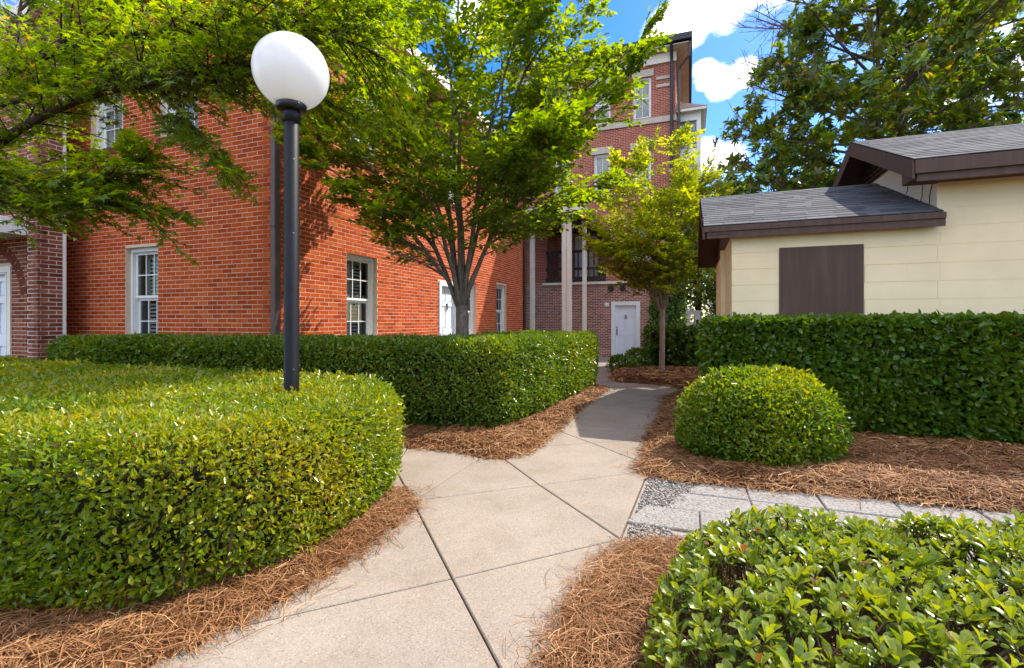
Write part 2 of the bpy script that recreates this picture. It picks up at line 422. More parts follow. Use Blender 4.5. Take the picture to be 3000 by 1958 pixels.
def wob(P, s=1.0, seed=0.0):
    """cheap smooth noise in -1..1 for arrays of points"""
    x, y, z = P[..., 0] * s, P[..., 1] * s, P[..., 2] * s
    return (np.sin(x * 1.7 + 1.3 * np.sin(y * 1.1 + seed) + seed) + np.sin(y * 2.1 + 1.1 * np.sin(z * 1.7 + 2 * seed) + 2.2 + seed)
            + np.sin(z * 1.9 + 1.2 * np.sin(x * 1.3 + 3 * seed) + 4.1)) / 3.0
# ------------------------------------------------------------------ plan helpers
def chaikin(poly, n=2):
    P = np.array(poly, float)
    for _ in range(n):
        Q = np.roll(P, -1, 0)
        P = np.stack([0.75 * P + 0.25 * Q, 0.25 * P + 0.75 * Q], 1).reshape(-1, 2)
    return P
def ccw(P):
    P = np.asarray(P, float); Q = np.roll(P, -1, 0)
    return P if (P[:, 0] * Q[:, 1] - Q[:, 0] * P[:, 1]).sum() > 0 else P[::-1].copy()
def inside(P, poly):
    x, y = P[:, 0], P[:, 1]; r = np.zeros(len(P), bool); n = len(poly); j = n - 1
    for i in range(n):
        xi, yi = poly[i]; xj, yj = poly[j]
        c = ((yi > y) != (yj > y)) & (x < (xj - xi) * (y - yi) / (yj - yi + 1e-12) + xi)
        r ^= c; j = i
    return r
def edge_dist(P, poly):
    d = np.full(len(P), 1e9); n = len(poly)
    for i in range(n):
        a = poly[i]; b = poly[(i + 1) % n]; ab = b - a
        t = np.clip(((P - a) @ ab) / (ab @ ab + 1e-12), 0, 1)
        d = np.minimum(d, np.linalg.norm(P - (a + t[:, None] * ab), axis=1))
    return d
def in_frame(P, pad=0.02):
    u = P[:, 0] / np.maximum(P[:, 1], 0.05) * FPX
    v = (P[:, 2] - EYE) / np.maximum(P[:, 1], 0.05) * FPX
    return (P[:, 1] > 0.4) & (np.abs(u) < 0.5 + pad) & (v < 940 / 3000 + pad) & (v > -1018 / 3000 - pad)

# ------------------------------------------------------------------ leaves
def tpl_oval(w=0.45, fold=0.12, curl=-0.10):
    V = np.array([(0, 0, 0), (-w, 0.34, fold), (-w * 0.82, 0.70, fold * 0.8 + curl * 0.4), (0, 1, curl), (w * 0.82, 0.70, fold * 0.8 + curl * 0.4), (w, 0.34, fold)], float)
    V[:, 0] *= 0.5
    return V, [(0, 3, 2, 1), (0, 5, 4, 3)]
def tpl_obovate(w=0.44, fold=0.09, curl=-0.10):
    V = [(0, 0, 0), (0, 0.45, -0.02), (0, 0.8, curl * 0.5), (0, 1, curl)]
    L = [(-w * 0.16, 0.12, 0.01), (-w * 0.40, 0.45, fold), (-w * 0.5, 0.72, fold + curl * 0.4), (-w * 0.30, 0.93, fold * 0.5 + curl)]
    V = V + L + [(-x, y, z) for x, y, z in L]
    F = [(0, 1, 5, 4), (1, 2, 6, 5), (2, 3, 7, 6), (0, 8, 9, 1), (1, 9, 10, 2), (2, 10, 11, 3)]
    return np.array(V, float), F
def tpl_lance(w=0.36, fold=0.07, curl=-0.16):
    V = [(0, 0, 0), (0, 0.5, 0.0), (0, 1, curl)]
    L = [(-w * 0.42, 0.25, fold), (-w * 0.5, 0.55, fold), (-w * 0.28, 0.85, fold * 0.5 + curl * 0.6)]
    V = V + L + [(-x, y, z) for x, y, z in L]
    return np.array(V, float), [(0, 1, 4, 3), (1, 2, 5, 4), (0, 6, 7, 1), (1, 7, 8, 2)]
def tpl_palmate():
    V = [(0, 0.12, 0)]
    for a, l in ((-140, .16), (-112, .46), (-84, .27), (-56, .78), (-28, .33), (0, 1.0), (28, .33), (56, .78), (84, .27), (112, .46), (140, .16)):
        V.append((math.sin(R(a)) * l * 0.9, 0.12 + math.cos(R(a)) * l * 0.88, -0.17 * l * l))
    return np.array(V, float), [(0, k + 1, k, k - 1) for k in (2, 4, 6, 8, 10)]
TPL = {'oval': tpl_oval(), 'round': tpl_oval(0.66, 0.12, -0.10), 'obovate': tpl_obovate(), 'lance': tpl_lance(), 'palmate': tpl_palmate(),
       'pointed': tpl_oval(0.54, 0.07, -0.13), 'broad': tpl_oval(0.46, 0.06, -0.14)}

class Leaves:
    def __init__(s): s.p = []; s.d = []; s.n = []; s.s = []; s.t = []; s.o = []
    def add(s, p, d, n, sz, t, o=None):
        s.p.append(p); s.d.append(d); s.n.append(n); s.s.append(sz); s.t.append(t)
        s.o.append(np.ones(len(p)) if o is None else o)
    def cat(s):
        return [np.concatenate(a) for a in (s.p, s.d, s.n, s.s, s.t, s.o)]
    def build(s, name, tpl, material, parent, base, singles=0, single_name='leaf', keep=None):
        p, d, n, sz, t, o = s.cat()
        if keep is not None:
            m = keep(p); p, d, n, sz, t, o = p[m], d[m], n[m], sz[m], t[m], o[m]
        V, F = TPL[tpl]; F = np.array(F)
        y = nrm(d); x = nrm(np.cross(y, n)); z = np.cross(x, y)
        t = np.clip(t, 0, 1)
        pick = np.zeros(len(p), bool)
        if singles:
            to = nrm(np.array([0, 0, EYE]) - p)
            score = sz / np.maximum(p[:, 1], 0.3) * (0.25 + np.abs((z * to).sum(1))) * o
            score *= in_frame(p, 0.0)
            pick[np.argsort(-score)[:singles]] = True
            pick &= score > 0
            var = [bpy.data.meshes.new(single_name) for _ in range(6)]
            for k, me in enumerate(var):
                me.from_pydata([tuple(v) for v in V], [], [tuple(f) for f in F])
                a = me.attributes.new('tint', 'FLOAT', 'POINT'); a.data.foreach_set('value', np.full(len(V), (k + 0.5) / 6, np.float32))
                me.materials.append(MATS[material]); me.update()
            b = Vector(base)
            for i in np.nonzero(pick)[0]:
                ob = bpy.data.objects.new(single_name, var[min(5, int(t[i] * 6))]); C.objects.link(ob)
                ob.parent = parent
                M = Matrix(((x[i, 0], y[i, 0], z[i, 0]), (x[i, 1], y[i, 1], z[i, 1]), (x[i, 2], y[i, 2], z[i, 2])))
                M = (M * float(sz[i])).to_4x4(); M.translation = Vector(p[i]) - b
                ob.matrix_basis = M
        q = ~pick
        p, x, y, z, sz, t = p[q], x[q], y[q], z[q], sz[q], t[q]
        N = len(p); k = len(V)
        W = (x[:, None, :] * V[None, :, 0:1] + y[:, None, :] * V[None, :, 1:2] + z[:, None, :] * V[None, :, 2:3]) * sz[:, None, None] + p[:, None, :]
        W -= np.array(base)
        FF = (F[None] + (np.arange(N) * k)[:, None, None]).reshape(-1, F.shape[1])
        ob = raw(name, W.reshape(-1, 3), FF, material, parent, np.repeat(t, k))
        ob['kind'] = 'stuff'
        return ob

def rnd_dirs(n):
    return nrm(rng.normal(size=(n, 3)))

def hedge(name, label, poly, h, r, density, lsize, tpl, lmat, base_z=0.0, singles=0, bulge=0.04, depth=0.10, hfun=None, round_poly=2, cat='hedge', shaggy=0.0, tint0=0.0, lod_d=3.0):
    P = ccw(chaikin(poly, round_poly)); n = len(P)
    c = P.mean(0); base = (float(c[0]), float(c[1]), float(gz(c[1])))
    root = empty(name, base); tag(root, label, cat)
    E = np.roll(P, -1, 0) - P; L = np.linalg.norm(E, axis=1); Nn = np.stack([E[:, 1], -E[:, 0]], 1) / np.maximum(L[:, None], 1e-9)
    NV = nrm(Nn + np.roll(Nn, 1, 0))
    arc = (h - r) + r * math.pi / 2
    lv = Leaves()
    toc = lambda p, nn: (nn * nrm(np.array([0, 0, EYE]) - p)).sum(1)
    # sides and rounded shoulder
    cnt = int(L.sum() * arc * density)
    i = rng.choice(n, cnt, p=L / L.sum()); f = rng.random(cnt)
    q = P[i] + E[i] * f[:, None]; nn = nrm(NV[i] * (1 - f[:, None]) + NV[(i + 1) % n] * f[:, None])
    a = rng.random(cnt) * arc
    ph = np.clip((a - (h - r)) / r, 0, math.pi / 2)
    zz = np.where(a < h - r, a, (h - r) + r * np.sin(ph)); ins = r * (1 - np.cos(ph))
    N3 = np.stack([nn[:, 0] * np.cos(ph), nn[:, 1] * np.cos(ph), np.sin(ph)], 1)
    pos = np.stack([q[:, 0] - nn[:, 0] * ins, q[:, 1] - nn[:, 1] * ins, zz], 1)
    # the skirt tucks in a little at the foot
    tuck = np.clip(1 - zz / (0.35 * h), 0, 1) ** 2 * 0.10
    pos[:, :2] -= nn * tuck[:, None]
    # top
    lo, hi = P.min(0), P.max(0)
    m = int((hi - lo).prod() * density)
    T = lo + rng.random((m, 2)) * (hi - lo); T = T[inside(T, P)]
    ed = edge_dist(T, P); T = T[ed > r * 0.9]
    pos = np.concatenate([pos, np.column_stack([T, np.full(len(T), h)])])
    N3 = np.concatenate([N3, np.tile((0, 0, 1.0), (len(T), 1))])
    keepp = np.where(toc(pos + np.array([0, 0, base_z]), N3) > -0.25, 1.0, 0.35)
    far_ = np.linalg.norm(pos - np.array([0, 0, EYE]), axis=1); lod = np.maximum(1.0, far_ / lod_d) ** 0.5
    keepp = keepp / lod ** 2 * np.where(in_frame(pos, 0.06), 1.0, 0.3)
    k = rng.random(len(pos)) < keepp; pos, N3, lod = pos[k], N3[k], lod[k]
    k = len(pos)
    if hfun is not None: pos[:, 2] *= hfun(pos)
    ex = rng.exponential(depth * 0.45, k); ex = np.minimum(ex, depth * 1.6)
    lift = wob(pos, 2.3, 1.7) * bulge + wob(pos, 9.0, 0.3) * bulge * 0.55
    sh = np.where(rng.random(k) < 0.10, rng.random(k) * shaggy, 0) + np.where(wob(pos, 31.0, 8.0) > 0.66, 0.55 * shaggy * rng.random(k), 0)
    pos = pos + N3 * (lift - ex + sh)[:, None]
    pos[:, 2] += base_z + gza(pos[:, 1])
    up = np.array([0, 0, 1.0])
    d = nrm(N3 * 0.75 + rnd_dirs(k) * 0.95 + up * 0.30)
    nl = nrm(N3 * 0.45 + rnd_dirs(k) * 0.85 + up * 0.45)
    sz = lsize * lod * (0.65 + 0.7 * rng.random(k))
    tint = np.clip(0.18 + tint0 + 0.55 * rng.beta(2, 2.2, k) + 0.22 * wob(pos, 3.1, 2.0) + 0.12 * (rng.random(k) < 0.15), 0, 0.96)
    tint[rng.random(k) < 0.006] = 1.0
    lv.add(pos, d, nl, sz, tint, (ex < depth * 0.3).astype(float))
    lv.build('foliage', tpl, lmat, root, base, singles)
    # woody core: shrunken body that blocks the view through
    core = MB()
    inset = min(0.19, r + 0.1)
    ring = []
    for (ins_, z_) in ((inset + 0.12, 0.0), (inset, h * 0.25), (inset, h - r), (inset + r * 0.55, h - inset * 0.9)):
        Q = P - NV * ins_
        ring.append([(float(x), float(y), float(z_ * (float(hfun(np.array([[x, y, z_]]))[0]) if hfun is not None else 1) + base_z + gz(y))) for x, y in Q])
    vs = [v for rg in ring for v in rg]; fs = []
    for k_ in range(len(ring) - 1):
        for j in range(n): fs.append((k_ * n + j, k_ * n + (j + 1) % n, (k_ + 1) * n + (j + 1) % n, (k_ + 1) * n + j))
    fs.append(tuple((len(ring) - 1) * n + j for j in range(n)))
    vs = [(x - base[0], y - base[1], z - base[2]) for x, y, z in vs]
    core.add(vs, fs).build('branches', 'hedge_wood', root)
    sm = MB(); cl = np.cumsum(L)
    for s_ in np.arange(0.05, cl[-1], 0.16):     # woody stems at the foot
        i_ = int(np.searchsorted(cl, s_)); i_ = min(i_, n - 1)
        q_ = P[i_] + E[i_] * (1 - (cl[i_] - s_) / max(L[i_], 1e-6)) - NV[i_] * rng.uniform(0.10, 0.2)
        if not in_frame(np.array([[q_[0], q_[1], 0.1]]), 0.1)[0]: continue
        a_ = np.array([q_[0] - base[0], q_[1] - base[1], gz(q_[1]) - base[2] - 0.02]); d_ = np.append(NV[i_] * rng.uniform(-0.05, 0.12), 0.30) + rng.normal(0, 0.03, 3)
        sm.tube([tuple(a_), tuple(a_ + d_ * 0.5 + rng.normal(0, 0.01, 3)), tuple(a_ + d_)], [0.011, 0.008, 0.005], 5, False)
    if sm.v: sm.build('stems', 'twig', root)['kind'] = 'stuff'
    return root

# ------------------------------------------------------------------ pine straw beds
def bed(name, label, poly, height=0.07, density=3500, strand=0.11, width=0.0032, res=0.05, spill=0.16, z_extra=0.0, skip=None):
    P = ccw(chaikin(poly, 1)); lo, hi = P.min(0) - res, P.max(0) + res
    nx, ny = [int(math.ceil(v / res)) + 1 for v in (hi - lo)]
    X, Y = np.meshgrid(lo[0] + np.arange(nx) * res, lo[1] + np.arange(ny) * res, indexing='ij')
    G = np.column_stack([X.ravel(), Y.ravel()])
    def zf(Q):
        d = edge_dist(Q, P) * np.where(inside(Q, P), 1, -1)
        s = np.clip(d / 0.22, 0, 1); s = s * s * (3 - 2 * s)
        Q3 = np.column_stack([Q, Q[:, 0] * 0])
        return gza(Q[:, 1]) + 0.006 + z_extra + s * (height + 0.018 * wob(Q3, 6, 1.0) + 0.012 * wob(Q3, 15, 4.0)), d
    z, d = zf(G)
    ok = (d > -res * 0.4).reshape(nx, ny)
    idx = np.arange(nx * ny).reshape(nx, ny)
    c = ok[:-1, :-1] & ok[1:, :-1] & ok[1:, 1:] & ok[:-1, 1:]
    F = np.stack([idx[:-1, :-1][c], idx[1:, :-1][c], idx[1:, 1:][c], idx[:-1, 1:][c]], 1)
    z = np.where(d < 0, gza(G[:, 1]) + 0.004, z)
    cen = P.mean(0); base = np.array([cen[0], cen[1], gz(cen[1])])
    root = empty(name, tuple(base)); tag(root, label, 'mulch', None, 'stuff')
    used = np.unique(F); remap = np.full(nx * ny, -1); remap[used] = np.arange(len(used))
    raw('litter', np.column_stack([G, z])[used] - base, remap[F], 'straw_bed', root, np.full(len(used), 0.5), True)
    # needles
    m = int((hi - lo).prod() * density * 1.1)
    Q = lo - spill + rng.random((m, 2)) * (hi - lo + 2 * spill)
    zz, dd = zf(Q)
    k = (dd > -0.045 * rng.random(m) ** 1.5) | ((dd > -spill) & (rng.random(m) < 0.035))
    if skip is not None: k &= ~skip(Q)
    Q, zz = Q[k], zz[k]; zz = np.maximum(zz, gza(Q[:, 1]) + 0.006 + z_extra)
    m = len(Q)
    # denser drawing near the camera, thicker strands far away
    dist = np.hypot(Q[:, 0], Q[:, 1])
    Ls = strand * (0.5 + rng.random(m)); w = width * (0.6 + 0.8 * rng.random(m)) * np.maximum(1, dist / 3.5)
    th = rng.random(m) * 2 * math.pi + 0.6 * wob(np.column_stack([Q, Q[:, 0] * 0]), 2.5, 3)
    bend = rng.normal(0, 1.3, m); rise = np.abs(rng.normal(0, 0.014, m)) + 0.004; tip = rng.normal(0.0, 0.012, m)
    S = 3; pts = []
    x, y = Q[:, 0] - np.cos(th) * Ls * 0.5, Q[:, 1] - np.sin(th) * Ls * 0.5
    for j in range(S + 1):
        f = j / S
        pts.append(np.stack([x, y, zz + rise * math.sin(math.pi * f) + tip * f + 0.002 + rng.random(m) * 0.001], 1))
        a = th + bend * (f - 0.5)
        x = x + np.cos(a) * Ls / S; y = y + np.sin(a) * Ls / S
    pts = np.stack(pts, 1)                                   # m,S+1,3
    side = np.stack([-np.sin(th), np.cos(th), rng.normal(0, 0.5, m)], 1); side = nrm(side) * (w * 0.5)[:, None]
    A = pts - side[:, None]; B = pts + side[:, None]
    V = np.stack([A, B], 2).reshape(m, -1, 3)
    k2 = 2 * (S + 1)
    f0 = np.array([(2 * j, 2 * j + 1, 2 * j + 3, 2 * j + 2) for j in range(S)])
    F = (f0[None] + (np.arange(m) * k2)[:, None, None]).reshape(-1, 4)
    t = np.clip(rng.beta(1.7, 1.9, m) + 0.15 * wob(np.column_stack([Q, Q[:, 0] * 0]), 4, 6), 0, 1)
    o = raw('pine_needles', V.reshape(-1, 3) - base, F, 'straw', root, np.repeat(t, k2))
    o['kind'] = 'stuff'
    return root

# ================================================================== SETTING
# ground sheet following the gentle fall
ys = [-60, 0, 8, 19, 60, 400, 900]
me = MB()
vs = []; fs = []
for y in ys:
    z = gz(y) - 0.07
    vs += [(-900, y, z), (900, y, z)]
for i in range(len(ys) - 1): fs.append((2 * i, 2 * i + 1, 2 * i + 3, 2 * i + 2))
me.add(vs, fs); g = me.build('ground', 'earth'); tag(g, 'bare brown earth under the beds and buildings', 'ground', None, 'structure')

# path: base strip with separate concrete slabs
P_ = (-.29, 2.31); R_ = (.62, 2.73); M_ = (.21, 3.62); Q_ = (-.69, 3.30); T_ = (-.29, 4.33); U_ = (-.1, 4.37); S_ = (1.13, 3.96)
V_ = (1.38, 5.0); W_ = (.14, 4.7); K_ = (.814, 4.863); H_ = (1.19, 4.12)
SLABS = [[P_, R_, M_, Q_], [R_, S_, M_], [Q_, M_, U_, T_], [M_, S_, H_, K_, W_, U_], [H_, V_, K_],
         [W_, K_, (.43, 5.58)], [K_, V_, (1.53, 5.33), (.49, 5.73), (.43, 5.58)],
         [(.49, 5.73), (1.53, 5.33), (2.12, 6.75), (1.02, 7.18)], [(1.02, 7.18), (2.12, 6.75), (2.66, 8.0), (1.30, 8.0)],
         [(1.30, 8.0), (2.66, 8.0), (3.7, 9.3), (3.9, 10.4), (1.75, 10.9)], [(1.75, 10.9), (3.9, 10.4), (4.3, 12.9), (2.1, 13.6)],
         [(2.1, 13.6), (4.3, 12.9), (5.0, 15.9), (2.5, 16.4)], [(2.5, 16.4), (5.0, 15.9), (5.9, 18.44), (2.9, 19.55)],
         [P_, Q_, (-1.9, 2.76), (-1.75, 1.67)], [P_, (-1.75, 1.67), (-1.4, .20), (.28, .93)], [P_, (.28, .93), (1.19, 1.35), R_],
         [(.28, .93), (-1.4, .20), (-.9, -1.2), (.85, -.45)], [(.28, .93), (.85, -.45), (1.76, -.03), (1.19, 1.35)],
         [Q_, T_, (-1.05, 5.1), (-1.0, 4.05)], [(-1.0, 4.05), (-1.05, 5.1), (-2.6, 5.35), (-2.5, 4.5)], [(-2.5, 4.5), (-2.6, 5.35), (-5.5, 5.75), (-5.2, 5.1)], [Q_, (-1.0, 4.05), (-2.0, 3.9), (-1.9, 2.76)]]
def inset_poly(poly, d):
    P = ccw(np.array(poly)); n = len(P); out = []
    for i in range(n):
        a, b, c = P[i - 1], P[i], P[(i + 1) % n]
        e, f = (b - a), (c - b); e = e / np.linalg.norm(e); f = f / np.linalg.norm(f)
        n1 = np.array([-e[1], e[0]]); n2 = np.array([-f[1], f[0]])
        bs = n1 + n2; bs = bs / max(np.dot(bs, n1), 0.25)
        out.append(b + bs * d)
    return [tuple(p) for p in out]
pb = MB()
for s in SLABS: pb.prism([tuple(p) for p in inset_poly(s, -0.004)], lambda x, y: gz(y) - 0.12, lambda x, y: gz(y) - 0.014)
path = pb.build('path', 'joint_fill'); tag(path, 'pale concrete garden path forking between the hedges', 'path', None, 'structure')
for s in SLABS:
    a = inset_poly(s, 0.0045); b_ = inset_poly(s, 0.010); n = len(a)
    mb = MB()
    vs = [(x, y, gz(y) - 0.10) for x, y in a] + [(x, y, gz(y) - 0.005) for x, y in a] + [(x, y, gz(y)) for x, y in b_]
    fs = [(i, (i + 1) % n, n + (i + 1) % n, n + i) for i in range(n)] + [(n + i, n + (i + 1) % n, 2 * n + (i + 1) % n, 2 * n + i) for i in range(n)] + [tuple(range(2 * n, 3 * n))]
    mb.add(vs, fs).build('slab', 'concrete', path)

# granite paver path on the right with its gravel edging
def loc(o, a, b): return (o[0] + E1[0] * a + E2[0] * b, o[1] + E1[1] * a + E2[1] * b)
PO = (1.5, 3.75)
gv = MB(); gv.prism([(.50, 2.50), (1.09, 3.90), (1.55, 3.97), (4.4, 2.95), (4.4, 1.9), (.9, 2.3)], -0.10, -0.020)
pav = gv.build('paver_path', 'gravel'); tag(pav, 'speckled grey granite paver path branching off to the right', 'path', None, 'structure')
for r_ in range(3):
    b0, b1 = -0.335 * (r_ + 1) + 0.006, -0.335 * r_ - 0.006
    st = -0.27 * r_ * 0.62 - 0.02 * r_ + (0.0, 0.03, 0.0)[r_]; x = [0.30, 0.46, 0.34][r_]
    xs = [st] + [x + st + 0.462 * i for i in range(8)]
    for i in range(len(xs) - 1):
        x0, x1 = xs[i] + 0.004, xs[i + 1] - 0.004
        zt = -0.004 + random.uniform(-0.004, 0.004)
        sk = -0.10 if i == 0 else 0
        pts = [loc(PO, x0 + sk, b0), loc(PO, x1, b0), loc(PO, x1, b1), loc(PO, x0, b1)]
        ip = inset_poly(pts, 0.006); pp = ccw(np.array(pts)); n = 4
        vs = [(q[0], q[1], -0.06) for q in pp] + [(q[0], q[1], zt - 0.006) for q in pp] + [(q[0], q[1], zt) for q in ip]
        fs = [(k, (k + 1) % n, n + (k + 1) % n, n + k) for k in range(n)] + [(n + k, n + (k + 1) % n, 2 * n + (k + 1) % n, 2 * n + k) for k in range(n)] + [tuple(range(2 * n, 3 * n))]
        MB().add(vs, fs).build('paver', 'granite', pav)
# loose gravel: small rough stones
GP = ccw(np.array([(.60, 2.62), (1.12, 3.86), (1.50, 3.86), (1.25, 3.4), (0.95, 2.9), (1.0, 2.5), (.6, 2.5)]))
lo, hi = GP.min(0), GP.max(0); m = 9000
T = lo + rng.random((m, 2)) * (hi - lo); T = T[inside(T, GP)]; m = len(T)
oc = np.array([(1, 0, 0), (0, 1, 0), (-1, 0, 0), (0, -1, 0), (0, 0, 1), (0, 0, -1)], float)
of = np.array([(0, 1, 4), (1, 2, 4), (2, 3, 4), (3, 0, 4), (1, 0, 5), (2, 1, 5), (3, 2, 5), (0, 3, 5)])
s3 = 0.0045 + 0.010 * rng.random((m, 1, 1)) ** 1.6
Vg = oc[None] * s3 * (0.6 + 0.8 * rng.random((m, 6, 1))); an = rng.random(m) * 6.28
rot = np.zeros((m, 3, 3)); rot[:, 0, 0] = np.cos(an); rot[:, 0, 1] = -np.sin(an); rot[:, 1, 0] = np.sin(an); rot[:, 1, 1] = np.cos(an); rot[:, 2, 2] = 0.7
Vg = np.einsum('nij,nkj->nki', rot, Vg) + np.column_stack([T, -0.020 + 0.014 * rng.random(m)])[:, None]
gr = raw('gravel', Vg.reshape(-1, 3), (of[None] + (np.arange(m) * 6)[:, None, None]).reshape(-1, 3), 'gravel', None, np.repeat(rng.random(m), 6))
tag(gr, 'loose grey gravel between the concrete path and granite pavers', 'gravel', None, 'stuff')
# ================================================================== RED BRICK BUILDING
# local frame: x along the shaded front (0 at the corner, negative to the left), y along the sunlit side
FACE_FRONT = Matrix(((1, 0, 0, 0), (0, -1, 0, 0), (0, 0, 1, 0), (0, 0, 0, 1)))   # (u, n, z) -> (u, -n, z)
FACE_SIDE = Matrix(((0, 1, 0, 0), (1, 0, 0, 0), (0, 0, 1, 0), (0, 0, 0, 1)))      # (u, n, z) -> (n, u, z)
CO = 0.0677; BL = 0.203; J = 0.0108

def brick_wall(parent, F, u0, u1, z0, z1, holes, bmat, mmat, thick=0.22, singles=300, world=None, white=False, proud=0.0022, joint=J, seed=1, header0=False):
    """mortar panel with holes (one part) and bricks proud of it; nearest bricks are single objects"""
    rr = random.Random(seed)
    w = MB(F)
    us = sorted({u0, u1} | {h[0] for h in holes} | {h[1] for h in holes}); zs = sorted({z0, z1} | {h[2] for h in holes} | {h[3] for h in holes})
    us = [u for u in us if u0 <= u <= u1]; zs = [z for z in zs if z0 <= z <= z1]
    inh = lambda a, b: any(h[0] < a < h[1] and h[2] < b < h[3] for h in holes)
    for i in range(len(us) - 1):
        for k in range(len(zs) - 1):
            if not inh((us[i] + us[i + 1]) / 2, (zs[k] + zs[k + 1]) / 2):
                w.box(us[i], us[i + 1], -thick, 0, zs[k], zs[k + 1])
    wall = w.build('wall', mmat, parent)
    bricks = []
    row = 0; z = z0
    while z < z1 - 0.02:
        zb, zt = z + joint / 2, min(z + CO - joint / 2, z1)
        iv = [(u0, u1)]
        for h in holes:
            if h[2] < zt and h[3] > zb:
                if h[2] <= zb + 0.02 and h[3] >= zt - 0.02 or True:
                    nv = []
                    for a, b in iv:
                        if h[1] <= a or h[0] >= b: nv.append((a, b)); continue
                        if h[0] > a: nv.append((a, h[0]))
                        if h[1] < b: nv.append((h[1], b))
                    iv = nv
        off = (row % 2) * BL / 2
        for a, b in iv:
            k = math.floor((a - off) / BL)
            while True:
                s = k * BL + off; e = s + BL; k += 1
                if s >= b: break
                x0, x1 = max(s, a), min(e, b)
                if x1 - x0 < 0.03: continue
                full = (x0 == s and x1 == e)
                ja = joint / 2 if x0 > a + 1e-6 else (joint / 2 if x0 > u0 + 1e-6 else -proud * 0.98)
                jb = joint / 2 if x1 < b - 1e-6 else (joint / 2 if x1 < u1 - 1e-6 else -proud * 0.98)
                bricks.append((x0 + ja, x1 - jb, zb, zt, full and ja > 0 and jb > 0, min(1, max(0, rr.gauss(0.5, 0.27)))))
        row += 1; z += CO
    Mw = world @ F if world is not None else F
    sco = []
    for i, (a, b, c, d, full, t) in enumerate(bricks):
        if not full: continue
        p = Mw @ Vector(((a + b) / 2, 0, (c + d) / 2))
        P = np.array([[p.x, p.y, p.z]])
        if p.y > 0.5 and in_frame(P, -0.005)[0] and p.z > 1.05: sco.append((p.y + 0.15 * abs(p.z - 2.0), i))
    pick = {i for _, i in sorted(sco)[:singles]}
    mb = MB(F); shared = {}
    for i, (a, b, c, d, full, t) in enumerate(bricks):
        pr = proud + rr.uniform(-0.0015, 0.0015)
        if i in pick:
            key = min(4, int(t * 5))
            if key not in shared:
                q = MB(F.to_3x3().to_4x4()); q.box(-(BL - joint) / 2, (BL - joint) / 2, -0.02, proud, -(CO - joint) / 2, (CO - joint) / 2, (key + 0.5) / 5)
                ob = q.build('brick', bmat, wall); shared[key] = ob.data
            else:
                ob = bpy.data.objects.new('brick', shared[key]); C.objects.link(ob); ob.parent = wall
            ob.location = F @ Vector(((a + b) / 2, pr - proud, (c + d) / 2))
        else:
            mb.box(a, b, -0.02, pr, c, d, t)
    o = mb.build('brickwork', bmat, wall); o['kind'] = 'stuff'
    return wall

